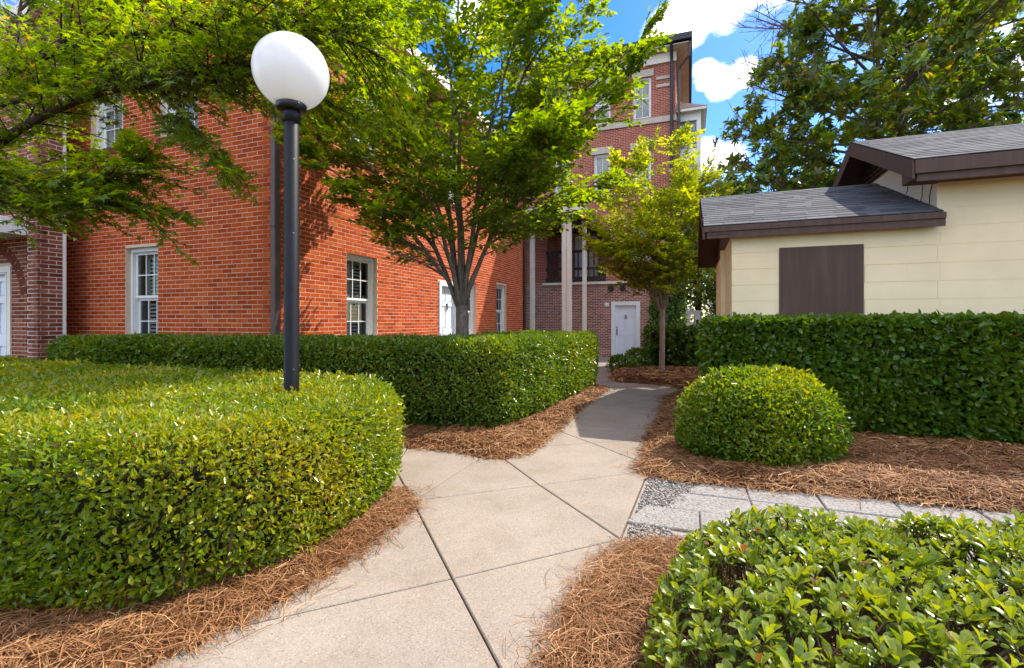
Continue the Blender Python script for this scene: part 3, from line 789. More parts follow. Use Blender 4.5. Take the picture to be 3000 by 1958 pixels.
def window(parent, F, u0, u1, z0, z1, rec=0.11, rows=2, cols=3, shutters=True, far=False, label=None):
    """double-hung sash window: frame, two sashes with panes, louvred shutters behind"""
    w = MB(F); fw = 0.055
    for a, b, c, d in ((u0, u0 + fw, z0, z1), (u1 - fw, u1, z0, z1), (u0 + fw, u1 - fw, z1 - fw - 0.01, z1), (u0 + fw, u1 - fw, z0, z0 + fw)):
        w.box(a, b, -rec - 0.10, -rec + 0.035, c, d)
    win = w.build('window', 'white_paint', parent, False, 0.004)
    if label: win['label'] = label
    zm = (z0 + z1) / 2 + 0.0; a, b = u0 + fw, u1 - fw
    for s, (c, d, n0) in enumerate(((zm, z1 - fw - 0.01, -rec - 0.02), (z0 + fw, zm, -rec - 0.06))):
        sash = MB(F); r = 0.042
        sash.box(a, a + r, n0 - 0.03, n0, c, d).box(b - r, b, n0 - 0.03, n0, c, d)
        sash.box(a + r, b - r, n0 - 0.03, n0, d - r, d).box(a + r, b - r, n0 - 0.03, n0, c, c + r)
        ai, bi, ci, di = a + r, b - r, c + r, d - r
        for k in range(1, cols): x = ai + (bi - ai) * k / cols; sash.box(x - 0.008, x + 0.008, n0 - 0.024, n0 - 0.004, ci, di)
        for k in range(1, rows):
            z = ci + (di - ci) * k / rows
            for q in range(cols):
                xa = ai + (bi - ai) * q / cols + (0.008 if q else 0); xb = ai + (bi - ai) * (q + 1) / cols - (0.008 if q < cols - 1 else 0)
                sash.box(xa, xb, n0 - 0.024, n0 - 0.004, z - 0.008, z + 0.008)
        sash.build('sash', 'white_paint', win)
        for q in range(cols):
            for k in range(rows):
                xa, xb = ai + (bi - ai) * q / cols, ai + (bi - ai) * (q + 1) / cols
                za, zb = ci + (di - ci) * k / rows, ci + (di - ci) * (k + 1) / rows
                MB(F).add([(xa, n0 - 0.014, za), (xb, n0 - 0.014, za), (xb, n0 - 0.014, zb), (xa, n0 - 0.014, zb)], [(0, 1, 2, 3)]).build('pane', 'glass', win)
    n1 = -rec - (0.20 if shutters else 0.115)
    if shutters:
        half = (b - a) / 2
        for p in range(2):
            x0, x1 = a + half * p + 0.004, a + half * (p + 1) - 0.004
            st = MB(F)
            st.box(x0, x0 + 0.045, n1 - 0.025, n1, z0 + fw, z1 - fw).box(x1 - 0.045, x1, n1 - 0.025, n1, z0 + fw, z1 - fw)
            st.box(x0 + 0.045, x1 - 0.045, n1 - 0.025, n1, z1 - fw - 0.10, z1 - fw).box(x0 + 0.045, x1 - 0.045, n1 - 0.025, n1, zm - 0.04, zm + 0.04)
            st.build('shutter_frame', 'shutter', win)
            nz = int((z1 - z0 - 0.2) / 0.064)
            for k in range(nz):
                z = z0 + 0.1 + k * 0.064
                if abs(z - zm) < 0.05 or z > z1 - fw - 0.12: continue
                MB(F).add([(x0 + 0.045, n1 - 0.032, z), (x1 - 0.045, n1 - 0.032, z), (x1 - 0.045, n1 + 0.006, z - 0.030), (x0 + 0.045, n1 + 0.006, z - 0.030),
                           (x0 + 0.045, n1 - 0.027, z + 0.007), (x1 - 0.045, n1 - 0.027, z + 0.007), (x1 - 0.045, n1 + 0.011, z - 0.023), (x0 + 0.045, n1 + 0.011, z - 0.023)],
                          [(0, 1, 2, 3), (4, 7, 6, 5), (0, 4, 5, 1), (3, 2, 6, 7)]).build('louver', 'shutter', win)
    else:
        cu = MB(F); n = 24; vs = []; fs = []
        for k in range(n + 1):
            x = a + (b - a) * k / n; y = n1 + 0.018 * math.sin(k * 1.9)
            vs += [(x, y, z0 + fw), (x, y, z1 - fw)]
        for k in range(n): fs.append((2 * k, 2 * k + 2, 2 * k + 3, 2 * k + 1))
        cu.add(vs, fs).build('curtain', 'curtain', win)
    return win

def panel_door(parent, F, u0, u1, z0, z1, rec=0.06, frame=0.115, hinge_left=False):
    fr = MB(F)
    fr.box(u0, u0 + frame, -rec - 0.06, 0.03, z0, z1).box(u1 - frame, u1, -rec - 0.06, 0.03, z0, z1).box(u0 + frame, u1 - frame, -rec - 0.06, 0.03, z1 - frame, z1)
    dr = MB(F); a, b, c, d = u0 + frame, u1 - frame, z0 + 0.03, z1 - frame
    st = 0.11; w = b - a; hh = d - c
    cuts_z = [c, c + hh * 0.075, c + hh * 0.405, c + hh * 0.50, c + hh * 0.765, c + hh * 0.82, c + hh * 0.945, d]
    cuts_u = [a, a + st * w, a + w * 0.46, a + w * 0.54, b - st * w, b]
    for i in range(5):
        for k in range(7):
            pan = i in (1, 3) and k in (1, 3, 5)
            n1 = -rec - (0.026 if pan else 0.0)
            dr.box(cuts_u[i], cuts_u[i + 1], -rec - 0.05, n1, cuts_z[k], cuts_z[k + 1])
            if pan: dr.box(cuts_u[i] + 0.028, cuts_u[i + 1] - 0.028, -rec - 0.03, -rec - 0.010, cuts_z[k] + 0.028, cuts_z[k + 1] - 0.028)
    door = dr.build('door', 'door_paint', parent)
    fr.build('door_frame', 'white_paint', door, False, 0.006)
    MB(F).box(u0 + frame, u1 - frame, -rec - 0.05, 0.05, z0 - 0.02, z0 + 0.028).build('threshold', 'brown_metal', door)
    hu = a + 0.06 if not hinge_left else b - 0.06
    h = MB(F); h.box(hu - 0.022, hu + 0.022, -rec, -rec + 0.012, z0 + 0.86, z0 + 1.12).tube([(hu, -rec + 0.01, z0 + 0.90), (hu, -rec + 0.055, z0 + 0.92), (hu, -rec + 0.055, z0 + 1.04), (hu, -rec + 0.01, z0 + 1.07)], 0.011, 8)
    h.build('handle', 'brass', door)
    h = MB(F); h.tube([(hu, -rec, z0 + 1.19), (hu, -rec + 0.03, z0 + 1.19)], 0.026, 14).build('deadbolt', 'brass', door)
    k = MB(F); cu = (a + b) / 2; cz = z0 + (z1 - z0) * 0.715
    k.tube([(cu + 0.032 * math.sin(t), -rec + 0.018, cz + 0.062 * math.cos(t)) for t in np.linspace(0, 2 * math.pi, 17)], 0.010, 6)
    k.tube([(cu, -rec, cz + 0.075), (cu, -rec + 0.03, cz + 0.075)], 0.022, 10)
    k.build('knocker', 'brass', door)
    return door

RB = (-3.42, 6.82, -0.07)
red = empty('brick_building', RB, -TH)
tag(red, 'bright red brick two storey building with white sash windows behind the long hedge', 'building')
RW = Matrix.Translation(RB) @ Matrix.Rotation(-TH, 4, 'Z')
ZR = 0.07                                   # local z of garden level
EV = 6.55                                   # eave
BASE = -0.135
fh = [(-3.24, -2.44, 0.80 + ZR, 2.46 + ZR), (-4.15, -3.30, 4.18 + ZR, 5.75 + ZR), (-2.38, -1.53, 4.18 + ZR, 5.75 + ZR), (-6.9, -6.05, 4.18 + ZR, 5.75 + ZR)]
sh = [(1.56, 2.42, 0.80 + ZR, 2.44 + ZR), (4.80, 5.80, 0.02 + ZR, 2.20 + ZR), (6.08, 6.93, 0.66 + ZR, 2.30 + ZR), (8.42, 9.28, 0.72 + ZR, 2.38 + ZR),
      (1.56, 2.42, 4.18 + ZR, 5.75 + ZR), (4.9, 5.76, 4.18 + ZR, 5.75 + ZR), (8.42, 9.28, 4.18 + ZR, 5.75 + ZR)]
wf = brick_wall(red, FACE_FRONT, -9.0, 0.0, BASE, EV, fh, 'red_brick', 'mortar', 0.22, 300, RW, seed=3)
ws = brick_wall(red, FACE_SIDE, 0.0, 11.2, BASE, EV, sh, 'red_brick', 'mortar', 0.22, 300, RW, seed=4)
wf['label'] = 'shaded brick front of the red building'; ws['label'] = 'sunlit brick side of the red building'
bw = MB(); bw.box(-9.0, -8.8, 0.22, 11.0, BASE, EV).box(-9.0, -0.22, 10.98, 11.2, BASE, EV).box(-8.8, -0.22, 0.22, 10.98, 3.0, 3.15).box(-8.8, -0.22, 0.22, 10.98, -0.05, 0.05)
bw.build('rear_wall', 'interior', red)
for k, h in enumerate(fh): window(red, FACE_FRONT, *h, shutters=(k == 0))
for k, h in enumerate(sh):
    if k == 1: panel_door(red, FACE_SIDE, *h)
    else: window(red, FACE_SIDE, *h, shutters=(k < 4))
# brick rowlock sills under the upper windows and soldier course over the lower ones
for F, hs in ((FACE_FRONT, fh[1:]), (FACE_SIDE, sh[4:])):
    for h in hs:
        s = MB(F); n = 12; wd = (h[1] - h[0] + 0.10) / n
        for k in range(n): s.box(h[0] - 0.05 + k * wd + 0.004, h[0] - 0.05 + (k + 1) * wd - 0.004, -0.05, 0.035, h[2] - 0.105, h[2] - 0.004, 0.1 + 0.3 * random.random())
        s.build('window_sill', 'brown_brick', red)
for F, hs in ((FACE_FRONT, fh[:1]), (FACE_SIDE, (sh[0], sh[2], sh[3]))):
    for h in hs: MB(F).box(h[0] - 0.03, h[1] + 0.03, -0.10, 0.03, h[2] - 0.06, h[2] - 0.003).build('window_sill', 'white_paint', red)
# eaves and low hipped roof
rf = MB(); o_ = 0.45
rf.add([(-9.4, -o_, EV + 0.22), (o_, -o_, EV + 0.22), (o_, 11.6, EV + 0.22), (-9.4, 11.6, EV + 0.22), (-4.5, 4.5, EV + 1.5), (-4.5, 7.0, EV + 1.5)],
       [(0, 1, 4), (1, 2, 5, 4), (2, 3, 5), (3, 0, 4, 5)])
roof = rf.build('roof', 'grey_roof', red)
MB().box(-9.4, o_, -o_, 11.6, EV + 0.002, EV + 0.04).build('soffit', 'soffit', roof)
MB().box(-9.42, o_ + 0.02, -o_ - 0.02, -o_, EV, EV + 0.24).box(o_, o_ + 0.02, -o_, 11.62, EV, EV + 0.24).build('fascia', 'cream_paint', roof)
# downpipes
def pipe(parent, F, u, n, z0, z1, w, d, m, name='downpipe'):
    p = MB(F); p.box(u - w / 2, u + w / 2, n, n + d, z0, z1)
    o = p.build(name, m, parent, False, 0.01)
    for z in np.arange(z0 + 0.9, z1, 1.9):
        MB(F).box(u - w / 2 - 0.012, u + w / 2 + 0.012, n - 0.01, n + d + 0.008, z, z + 0.05).build('pipe_strap', m, o)
    return o
pipe(red, FACE_SIDE, -0.002, 0.004, BASE, EV, 0.11, 0.085, 'brown_metal')
pipe(red, FACE_SIDE, 10.95, 0.012, BASE, EV, 0.10, 0.08, 'dark_wood')

# ------------------------------------------------------------------ brick porch at the far left
PB = loc(RB, -4.42, -0.38); PBZ = (PB[0], PB[1], -0.07)
porch = empty('brick_porch', PBZ, -TH); tag(porch, 'brown brick porch with a white-mortared pier left of the long hedge', 'porch')
PWm = Matrix.Translation(PBZ) @ Matrix.Rotation(-TH, 4, 'Z')
FR2 = Matrix.Translation((0, -0.34, 0)) @ FACE_FRONT; FS2 = Matrix.Translation((0.26, 0, 0)) @ FACE_SIDE
brick_wall(porch, FR2, -0.02, 0.26, BASE, 6.4, [], 'brown_brick', 'white_mortar', 0.10, 60, PWm, seed=5, joint=0.014, proud=0.005)
brick_wall(porch, FS2, -0.34, 0.0, BASE, 6.4, [], 'brown_brick', 'white_mortar', 0.12, 80, PWm, seed=6, joint=0.014, proud=0.005)
FR3 = Matrix.Translation((0, -0.20, 0)) @ FACE_FRONT
brick_wall(porch, FR3, -4.5, -0.02, BASE, 6.4, [(-2.0, -0.80, 0.0, 2.25)], 'brown_brick', 'mortar', 0.2, 120, PWm, seed=8)
MB(FR3).box(-2.0, -1.90, -0.1, 0.02, 0, 2.25).box(-0.90, -0.80, -0.1, 0.02, 0, 2.25).box(-1.90, -0.90, -0.1, 0.02, 2.15, 2.25).build('door_frame', 'cream_paint', porch)
panel_door(porch, FR3, -1.90, -0.90, 0.0, 2.14, 0.08, 0.02)
MB().box(0.262, 0.285, -0.02, 0.02, BASE, 6.4).build('corner_trim', 'white_paint', porch)
cn = MB(); cn.box(-4.5, -0.06, -1.05, -0.22, 2.72, 2.80).box(-4.5, -0.06, -1.07, -1.05, 2.70, 2.96).box(-0.06, -0.03, -1.07, -0.36, 2.70, 2.96)
cn.build('canopy', 'white_paint', porch)
for k in range(9):   # arch bricks over the porch opening
    a = R(12 + k * 9)
    q = MB(FR3); cx_, cz_, rad = -1.40, 1.62, 0.98
    q.M = FR3 @ Matrix.Translation((cx_ + rad * math.cos(a), 0, cz_ + rad * math.sin(a))) @ Matrix.Rotation(-a, 4, 'Y')
    q.box(-0.09, 0.09, -0.01, 0.0055, -0.062, 0.062, 0.15 + 0.05 * (k % 3)); q.build('brick', 'brown_brick', porch)

# ================================================================== FAR FOUR STOREY BUILDING
FB = (4.5, 19.05, -0.22)
far = empty('apartment_building', FB, -TH)
tag(far, 'tall dark red brick building with stone bands behind the small tree', 'building')
D = 0.22                                     # local z = world z + D
def wall_holes(name, F, u0, u1, z0, z1, holes, m, parent, thick=0.25):
    w = MB(F)
    us = sorted({u0, u1} | {h[0] for h in holes} | {h[1] for h in holes}); zs = sorted({z0, z1} | {h[2] for h in holes} | {h[3] for h in holes})
    us = [u for u in us if u0 <= u <= u1]; zs = [z for z in zs if z0 <= z <= z1]
    for i in range(len(us) - 1):
        for k in range(len(zs) - 1):
            a, b = (us[i] + us[i + 1]) / 2, (zs[k] + zs[k + 1]) / 2
            if not any(h[0] < a < h[1] and h[2] < b < h[3] for h in holes): w.box(us[i], us[i + 1], -thick, 0, zs[k], zs[k + 1])
    return w.build(name, m, parent)
bal = (-3.22, -0.75, 2.84 + D, 5.10 + D)
wins = [(0.34, 1.03, 9.25 + D, 10.85 + D), (-1.22, -0.55, 9.25 + D, 10.85 + D), (-2.9, -2.2, 9.25 + D, 10.85 + D), (0.34, 1.03, 6.45 + D, 8.02 + D), (-1.22, -0.55, 6.45 + D, 8.02 + D), (-2.9, -2.2, 6.45 + D, 8.02 + D), (0.34, 1.03, 3.6 + D, 5.1 + D)]
wall_holes('lower_wall', FACE_FRONT, -4.6, 1.94, -0.1, 2.84 + D, [(-0.52, 0.61, 0.0, 2.02 + D)], 'far_brick_pale', far)
wall_holes('wall', FACE_FRONT, -4.6, 1.94, 2.84 + D, 11.66 + D, [bal] + wins, 'far_brick', far)
wall_holes('side_wall', Matrix.Translation((1.94, 0, 0)) @ FACE_SIDE, 0.25, 12.0, -0.1, 11.66 + D, [], 'far_brick', far)
rb = MB(); rb.box(-4.6, 1.69, 11.8, 12.0, -0.1, 11.6 + D).box(-4.6, -4.4, 0.25, 11.8, -0.1, 11.6 + D)
for z in (2.6, 5.3, 8.3): rb.box(-4.4, 1.69, 1.9, 11.8, z + D, z + 0.2 + D)
rb.build('rear_wall', 'interior', far)
for h in wins: window(far, FACE_FRONT, *h, rec=0.10, rows=1, cols=2, shutters=False)
panel_door(far, FACE_FRONT, -0.52, 0.61, 0.02, 2.02 + D, 0.08, 0.155)
tr = MB(FACE_FRONT)
tr.box(-4.6, 1.97, 0.0, 0.06, 8.98 + D, 9.20 + D).build('stone_band', 'stone_trim', far)
MB(FACE_FRONT).box(-3.4, 1.2, 0.002, 0.09, 2.74 + D, 2.84 + D).build('balcony_ledge', 'cream_paint', far)
for h in wins[:6]:
    MB(FACE_FRONT).box(h[0] - 0.10, h[1] + 0.10, 0.0, 0.05, h[3] + 0.003, h[3] + 0.27).build('lintel', 'stone_trim', far)
for z in (10.35, 10.65): MB(FACE_FRONT).box(1.22, 1.72, 0.0, 0.05, z + D, z + 0.11 + D).build('stone_block', 'stone_trim', far)
MB(FACE_FRONT).box(-4.6, 1.97, 0.0, 0.10, 11.12 + D + 0.14, 11.62 + D).build('frieze', 'cream_paint', far)
rf = MB(); ov = 0.5
rf.add([(-5.0, -ov, 11.98 + D), (1.94 + ov, -ov, 11.98 + D), (1.94 + ov, 12.4, 11.98 + D), (-5.0, 12.4, 11.98 + D), (-1.5, 4.5, 13.6 + D), (-1.5, 7.5, 13.6 + D)], [(0, 1, 4), (1, 2, 5, 4), (2, 3, 5), (3, 0, 4, 5)])
roof = rf.build('roof', 'grey_roof', far)
MB().box(-5.0, 1.94 + ov - 0.02, -ov + 0.02, 12.4, 11.665 + D, 11.70 + D).build('soffit', 'soffit', roof)
MB().box(-5.0, 1.94 + ov, -ov - 0.10, -ov, 11.76 + D, 11.99 + D).box(1.94 + ov, 1.94 + ov + 0.10, -ov - 0.10, 12.4, 11.76 + D, 11.99 + D).build('gutter', 'roof_edge', roof)
p_ = MB(); p_.tube([(1.80, -0.12, -0.05), (1.80, -0.12, 11.2 + D), (1.80, -0.16, 11.35 + D), (1.80, -ov - 0.04, 11.78 + D)], 0.06, 10).build('downpipe', 'roof_edge', far)
p_ = MB(); p_.tube([(2.06, 0.05, 1.0), (2.06, 0.05, 10.9 + D), (2.12, 0.0, 11.05 + D), (2.42, -0.3, 11.25 + D), (2.46, -0.4, 11.72 + D)], 0.05, 10).build('downpipe', 'brown_metal', far)
MB().box(1.945, 2.03, 0.10, 0.30, -0.05, 9.0 + D).build('corner_board', 'copper', far)
# vents and the outside lamp by the door
for u in (-0.53, -0.06):
    v = MB(FACE_FRONT); v.tube([(u, -0.01, 2.56 + D), (u, 0.12, 2.56 + D)], [0.115, 0.115], 12).build('wall_vent', 'collar_metal', far)
lm_ = MB(FACE_FRONT); lm_.box(-0.78, -0.62, 0.0, 0.03, 1.82 + D, 1.98 + D).box(-0.74, -0.66, 0.03, 0.10, 1.86 + D, 1.92 + D).build('door_lamp', 'white_paint', far)
# recessed balcony
bb = MB(); bb.box(-3.22, -0.75, 1.6, 1.75, 2.84 + D, 5.3 + D)
wall_b = bb.build('balcony_wall', 'far_brick_pale', far)
MB().box(-3.22, -0.75, 0.0, 1.6, 2.76 + D, 2.84 + D).build('balcony_floor', 'stone_trim', far)
MB().box(-3.22, -0.75, 0.25, 1.6, 5.13 + D, 5.20 + D).build('balcony_ceiling', 'dark_wood', far)
MB().box(-3.45, -3.22, 0.25, 1.75, 2.84 + D, 5.3 + D).box(-0.75, -0.55, 0.25, 1.75, 2.84 + D, 5.3 + D).build('balcony_side', 'far_brick', far)
MB().box(-2.35, -2.25, 1.53, 1.6, 2.84 + D, 5.0 + D).box(-1.45, -1.35, 1.53, 1.6, 2.84 + D, 5.0 + D).box(-2.25, -1.45, 1.53, 1.6, 4.9 + D, 5.0 + D).box(-2.25, -1.45, 1.56, 1.6, 2.84 + D, 4.9 + D).build('balcony_door', 'white_paint', far)
rl = MB(FACE_FRONT)
rl.box(-3.24, -0.73, 0.02, 0.12, 4.05 + D, 4.17 + D).box(-3.24, -0.73, 0.03, 0.10, 3.34 + D, 3.44 + D).box(-3.24, -0.73, 0.03, 0.10, 2.86 + D, 3.06 + D)
rail = rl.build('railing', 'dark_wood', far)
for k in range(12):
    u = -3.20 + k * (2.47 - 0.07) / 11
    wd = 0.10 if k == 0 else 0.055
    MB(FACE_FRONT).box(u, u + wd, 0.045, 0.085, 3.06 + D, 3.34 + D).box(u, u + wd, 0.045, 0.085, 3.44 + D, 4.05 + D).build('baluster', 'dark_wood', rail)
# porch posts standing in front with a flat roof over
PP = MB()
for name_, u, n, wd in (('a', -3.25, 1.9, 0.17), ('b', -1.88, 2.3, 0.17), ('c', -1.70, 2.3, 0.17), ('d', -1.36, 1.2, 0.15)):
    q = MB(FACE_FRONT); q.box(u - wd / 2, u + wd / 2, n - wd / 2, n + wd / 2, -0.1, 5.12 + D)
    q.box(u - wd / 2 - 0.03, u + wd / 2 + 0.03, n - wd / 2 - 0.03, n + wd / 2 + 0.03, 5.0 + D, 5.10 + D)
    q.build('post', 'cream_paint', far, False, 0.01)
MB(FACE_FRONT).box(-4.2, -1.15, 0.003, 2.55, 5.12 + D, 5.30 + D).build('porch_roof', 'dark_wood', far)
MB(FACE_FRONT).box(-4.2, -1.12, 2.55, 2.60, 5.08 + D, 5.42 + D).box(-1.15, -1.10, 0.0, 2.55, 5.08 + D, 5.42 + D).build('porch_fascia', 'cream_paint', far)
# white bay on the side
by = MB(); bx0, bx1, by0, by1 = 1.96, 2.86, 0.35, 2.6
for x0, x1 in ((bx0, bx0 + 0.14), (bx1 - 0.16, bx1)):
    by.box(x0, x1, by0, by0 + 0.14, 3.4 + D, 9.35 + D)
zl = [(1.8, 4.1), (5.6, 6.5), (8.1 - 0.0, 8.1)]
for za, zb in ((3.4, 3.9), (5.35, 6.05), (7.45, 7.95)): by.box(bx0 + 0.14, bx1 - 0.16, by0 + 0.02, by0 + 0.14, za + D, zb + D)
by.box(bx0 + 0.14, bx1 - 0.16, by0 + 0.02, by0 + 0.14, 9.05 + D, 9.35 + D)
by.box(bx1 - 0.04, bx1, by0 + 0.14, by1, 3.4 + D, 9.35 + D).box(bx0, bx1, by1, by1 + 0.1, 3.4 + D, 9.35 + D).box(bx0, bx1 - 0.04, by0 + 0.14, by1, 3.4 + D, 3.45 + D)
bay = by.build('bay', 'white_paint', far)
for za, zb in ((3.9, 5.35), (6.05, 7.45), (7.95, 9.05)):
    MB().add([(bx0 + .14, by0 + .08, za + D), (bx1 - .16, by0 + .08, za + D), (bx1 - .16, by0 + .08, zb + D), (bx0 + .14, by0 + .08, zb + D)], [(0, 1, 2, 3)]).build('pane', 'glass', bay)
    zc = (za + zb) / 2
    MB().box(bx0 + .14, bx1 - .16, by0 + .05, by0 + .11, zc - .025 + D, zc + .025 + D).build('sash_rail', 'cream_paint', bay)
    cu = MB(); vs = []; fs = []
    for k in range(25):
        x = bx0 + .14 + (bx1 - bx0 - .30) * k / 24; vs += [(x, by0 + .22 + .03 * math.sin(k * 1.7), za + D), (x, by0 + .22 + .03 * math.sin(k * 1.7), zb + D)]
    for k in range(24): fs.append((2 * k, 2 * k + 2, 2 * k + 3, 2 * k + 1))
    cu.add(vs, fs).build('curtain', 'curtain', bay)
for x in (2.2, 2.4, 2.6): MB().tube([(x, by0 + 0.0, 7.70 + D), (x, by0 + 0.05, 7.70 + D)], 0.07, 10).build('rosette', 'soffit', bay)
br = MB(); q0, q1, r0, r1 = bx0 - 0.0, bx1 + 0.22, by0 - 0.25, by1 + 0.2
br.add([(q0, r0, 9.45 + D), (q1, r0, 9.45 + D), (q1, r1, 9.45 + D), (q0, r1, 9.45 + D), (q0, (r0 + r1) / 2 - .4, 10.15 + D), (q0, (r0 + r1) / 2 + .4, 10.15 + D)], [(0, 1, 4), (1, 2, 5, 4), (2, 3, 5), (0, 3, 2, 1)])
br.build('bay_roof', 'brown_metal', bay)
MB().box(q0, q1 - 0.02, r0 + 0.02, r1, 9.34 + D, 9.448 + D).build('bay_eave', 'cream_paint', bay)
# ================================================================== YELLOW SHED
SO = (2.81, 6.08, -0.07)
shed = empty('shed', SO, -TH)
tag(shed, 'pale yellow block shed with brown eaves and grey shingle roofs behind the right hedge', 'shed')
Z0 = 0.07
def blocks(F, u0, u1, z0, z1, holes, m, parent, name='block', off0=0.0, seed=2):
    rr = random.Random(seed); row = 0; z = z0
    while z < z1 - 0.01:
        zb, zt = z + 0.0028, min(z + 0.2032 - 0.0028, z1)
        k = -1
        while True:
            s = u0 + off0 + (k + 0.5 * (row % 2)) * 0.406; e = s + 0.406; k += 1
            if s >= u1: break
            iv = [(max(s, u0), min(e, u1))]
            for h in holes:
                if h[2] < (zb + zt) / 2 < h[3]:
                    nv = []
                    for a, b in iv:
                        if h[1] <= a or h[0] >= b: nv.append((a, b)); continue
                        if h[0] > a: nv.append((a, h[0]))
                        if h[1] < b: nv.append((h[1], b))
                    iv = nv
            for a, b in iv:
                if b - a < 0.03: continue
                p = rr.uniform(0.0, 0.0012)
                MB(F).box(a + 0.0002, b - 0.0002, -0.05, p * 0.4 + 0.002, zb, zt).build(name, m, parent)
        row += 1; z += 0.2032
FS = FACE_FRONT
board = (0.53, 1.41, 1.12 + Z0, 2.15 + Z0)
w = MB(FS)
w.box(0.003, 2.10, -0.2, -0.004, -0.1, 2.33 + Z0)
lw = w.build('wall', 'shed_wall', shed); lw['label'] = 'lower yellow block wall with the boarded window'
blocks(FS, 0.0, 2.10, Z0 - 0.13, 2.33 + Z0, [board], 'shed_wall', lw)
q = MB(FS); q.box(board[0] + 0.004, board[1] - 0.004, 0.0, 0.018, board[2], board[3]); q.build('window_board', 'brown_board', shed, False, 0.003)
# left side wall with door and post
FL = Matrix(((0, -1, 0, 0), (1, 0, 0, 0), (0, 0, 1, 0), (0, 0, 0, 1)))             # u along +y, n to -x
w = MB(FL); w.box(0.20, 3.7, -0.2, -0.0015, -0.1, 2.33 + Z0); sw = w.build('side_wall', 'shed_wall', shed)
blocks(FL, 0.003, 3.7, Z0 - 0.13, 2.33 + Z0, [(1.2, 2.1, 0.0, 2.1)], 'shed_wall', sw)
MB(FL).box(1.2, 2.1, -0.02, 0.02, 0, 2.1 + Z0).build('door', 'brown_board', shed)
MB(FL).box(1.08, 1.18, 0.004, 0.07, -0.05, 2.30 + Z0).build('post', 'shed_wall', shed)
MB().box(0.2, 2.0, 3.5, 3.7, -0.1, 2.33 + Z0).build('rear_wall', 'shed_wall', shed)
# lower gabled roof, ridge along x
PIT = 0.42; oy = -0.15; rz = 2.455 + Z0; ry = 1.85; rtop = rz + (ry - oy) * PIT
r0, r1 = -0.35, 2.10
rf = MB()
prof = [(oy, rz), (ry, rtop), (2 * ry - oy, rz)]
def roof_solid(x0, x1, prof, th):
    vs = []
    for x in (x0, x1):
        for y, z in prof: vs.append((x, y, z))
        for y, z in prof: vs.append((x, y, z - th))
    return vs, [(0, 1, 7, 6), (1, 2, 8, 7), (3, 9, 10, 4), (4, 10, 11, 5), (0, 6, 9, 3), (2, 5, 11, 8), (0, 3, 4, 1), (1, 4, 5, 2), (6, 7, 10, 9), (7, 8, 11, 10)]
rf.add(*roof_solid(r0 + 0.01, r1, [(y, z - 0.008) for y, z in prof], 0.03))
lroof = rf.build('roof', 'roof_edge', shed); lroof['label'] = 'low grey shingle roof over the boarded window'
def shingles(parent, x0, x1, y0, z0, slope, run, seed):
    rr = random.Random(seed); sl = math.hypot(1, slope); L = run * sl; ex = 0.135; n = int(L / ex)
    ang = math.atan(slope); shared = []
    tab = 0.305
    for i in range(n + 1):
        off = rr.uniform(0, tab); k = 0
        x = x0 - off
        while x < x1:
            a, b = max(x, x0), min(x + tab, x1); x += tab
            if b - a < 0.03: continue
            s = i * ex - 0.012 + rr.uniform(-0.003, 0.003); e = min(s + 0.16, L + 0.01)
            if e - s < 0.03: continue
            key = (round(b - a, 3), round(e - s, 3))
            t0 = 0.0065 + rr.uniform(0, 0.002)
            mb = MB(); mb.add([(a + .002, s, t0), (b - .002, s, t0), (b - .002, e, 0.001), (a + .002, e, 0.001), (a + .002, s, 0.0), (b - .002, s, 0.0)], [(0, 1, 2, 3), (4, 5, 1, 0), (4, 0, 3), (5, 2, 1)])
            ca, sa = math.cos(ang), math.sin(ang)
            mb.v = [(vx, y0 + vy * ca - vz * sa, z0 + vy * sa + vz * ca) for vx, vy, vz in mb.v]
            mb.build('shingle', 'shingle', parent)
shingles(lroof, r0 + 0.012, r1, oy, rz, PIT, ry - oy, 3)
MB().box(r0 + 0.02, r1 + 0.02, oy - 0.012, oy + 0.02, 2.375 + Z0, 2.44 + Z0).box(r0 + 0.05, r1 + 0.02, oy + 0.006, oy + 0.03, 2.29 + Z0, 2.374 + Z0).build('fascia', 'brown_board', lroof)
MB().box(r0 + 0.03, r1, oy + 0.032, 0.0, 2.32 + Z0, 2.335 + Z0).build('soffit', 'brown_board', lroof)
# left rake boards and barge soffit
rk = MB()
for s in (0, 1):
    ya, yb = (oy, ry) if s == 0 else (ry, 2 * ry - oy); za, zb = (rz, rtop) if s == 0 else (rtop, rz)
    rk.add([(r0, ya, za - .01), (r0, yb, zb - .01), (r0, yb, zb - .17), (r0, ya, za - .17), (r0 + .025, ya, za - .01), (r0 + .025, yb, zb - .01), (r0 + .025, yb, zb - .17), (r0 + .025, ya, za - .17)],
           [(0, 1, 2, 3), (7, 6, 5, 4), (3, 2, 6, 7), (0, 3, 7, 4), (1, 5, 6, 2)])
    rk.add([(r0 + .026, ya, za - .12), (r0 + .026, yb, zb - .12), (0.0, yb, zb - .12), (0.0, ya, za - .12)], [(0, 1, 2, 3)])
rk.build('rake_board', 'brown_board', lroof)
MB().add([(0.0, 0.0, 2.33 + Z0), (0.0, 3.7, 2.33 + Z0), (0.0, ry, rtop - 0.13), (.1, 0.0, 2.33 + Z0), (.1, 3.7, 2.33 + Z0), (.1, ry, rtop - 0.13)], [(0, 2, 1), (3, 4, 5), (0, 1, 4, 3)]).build('gable', 'brown_board', shed)

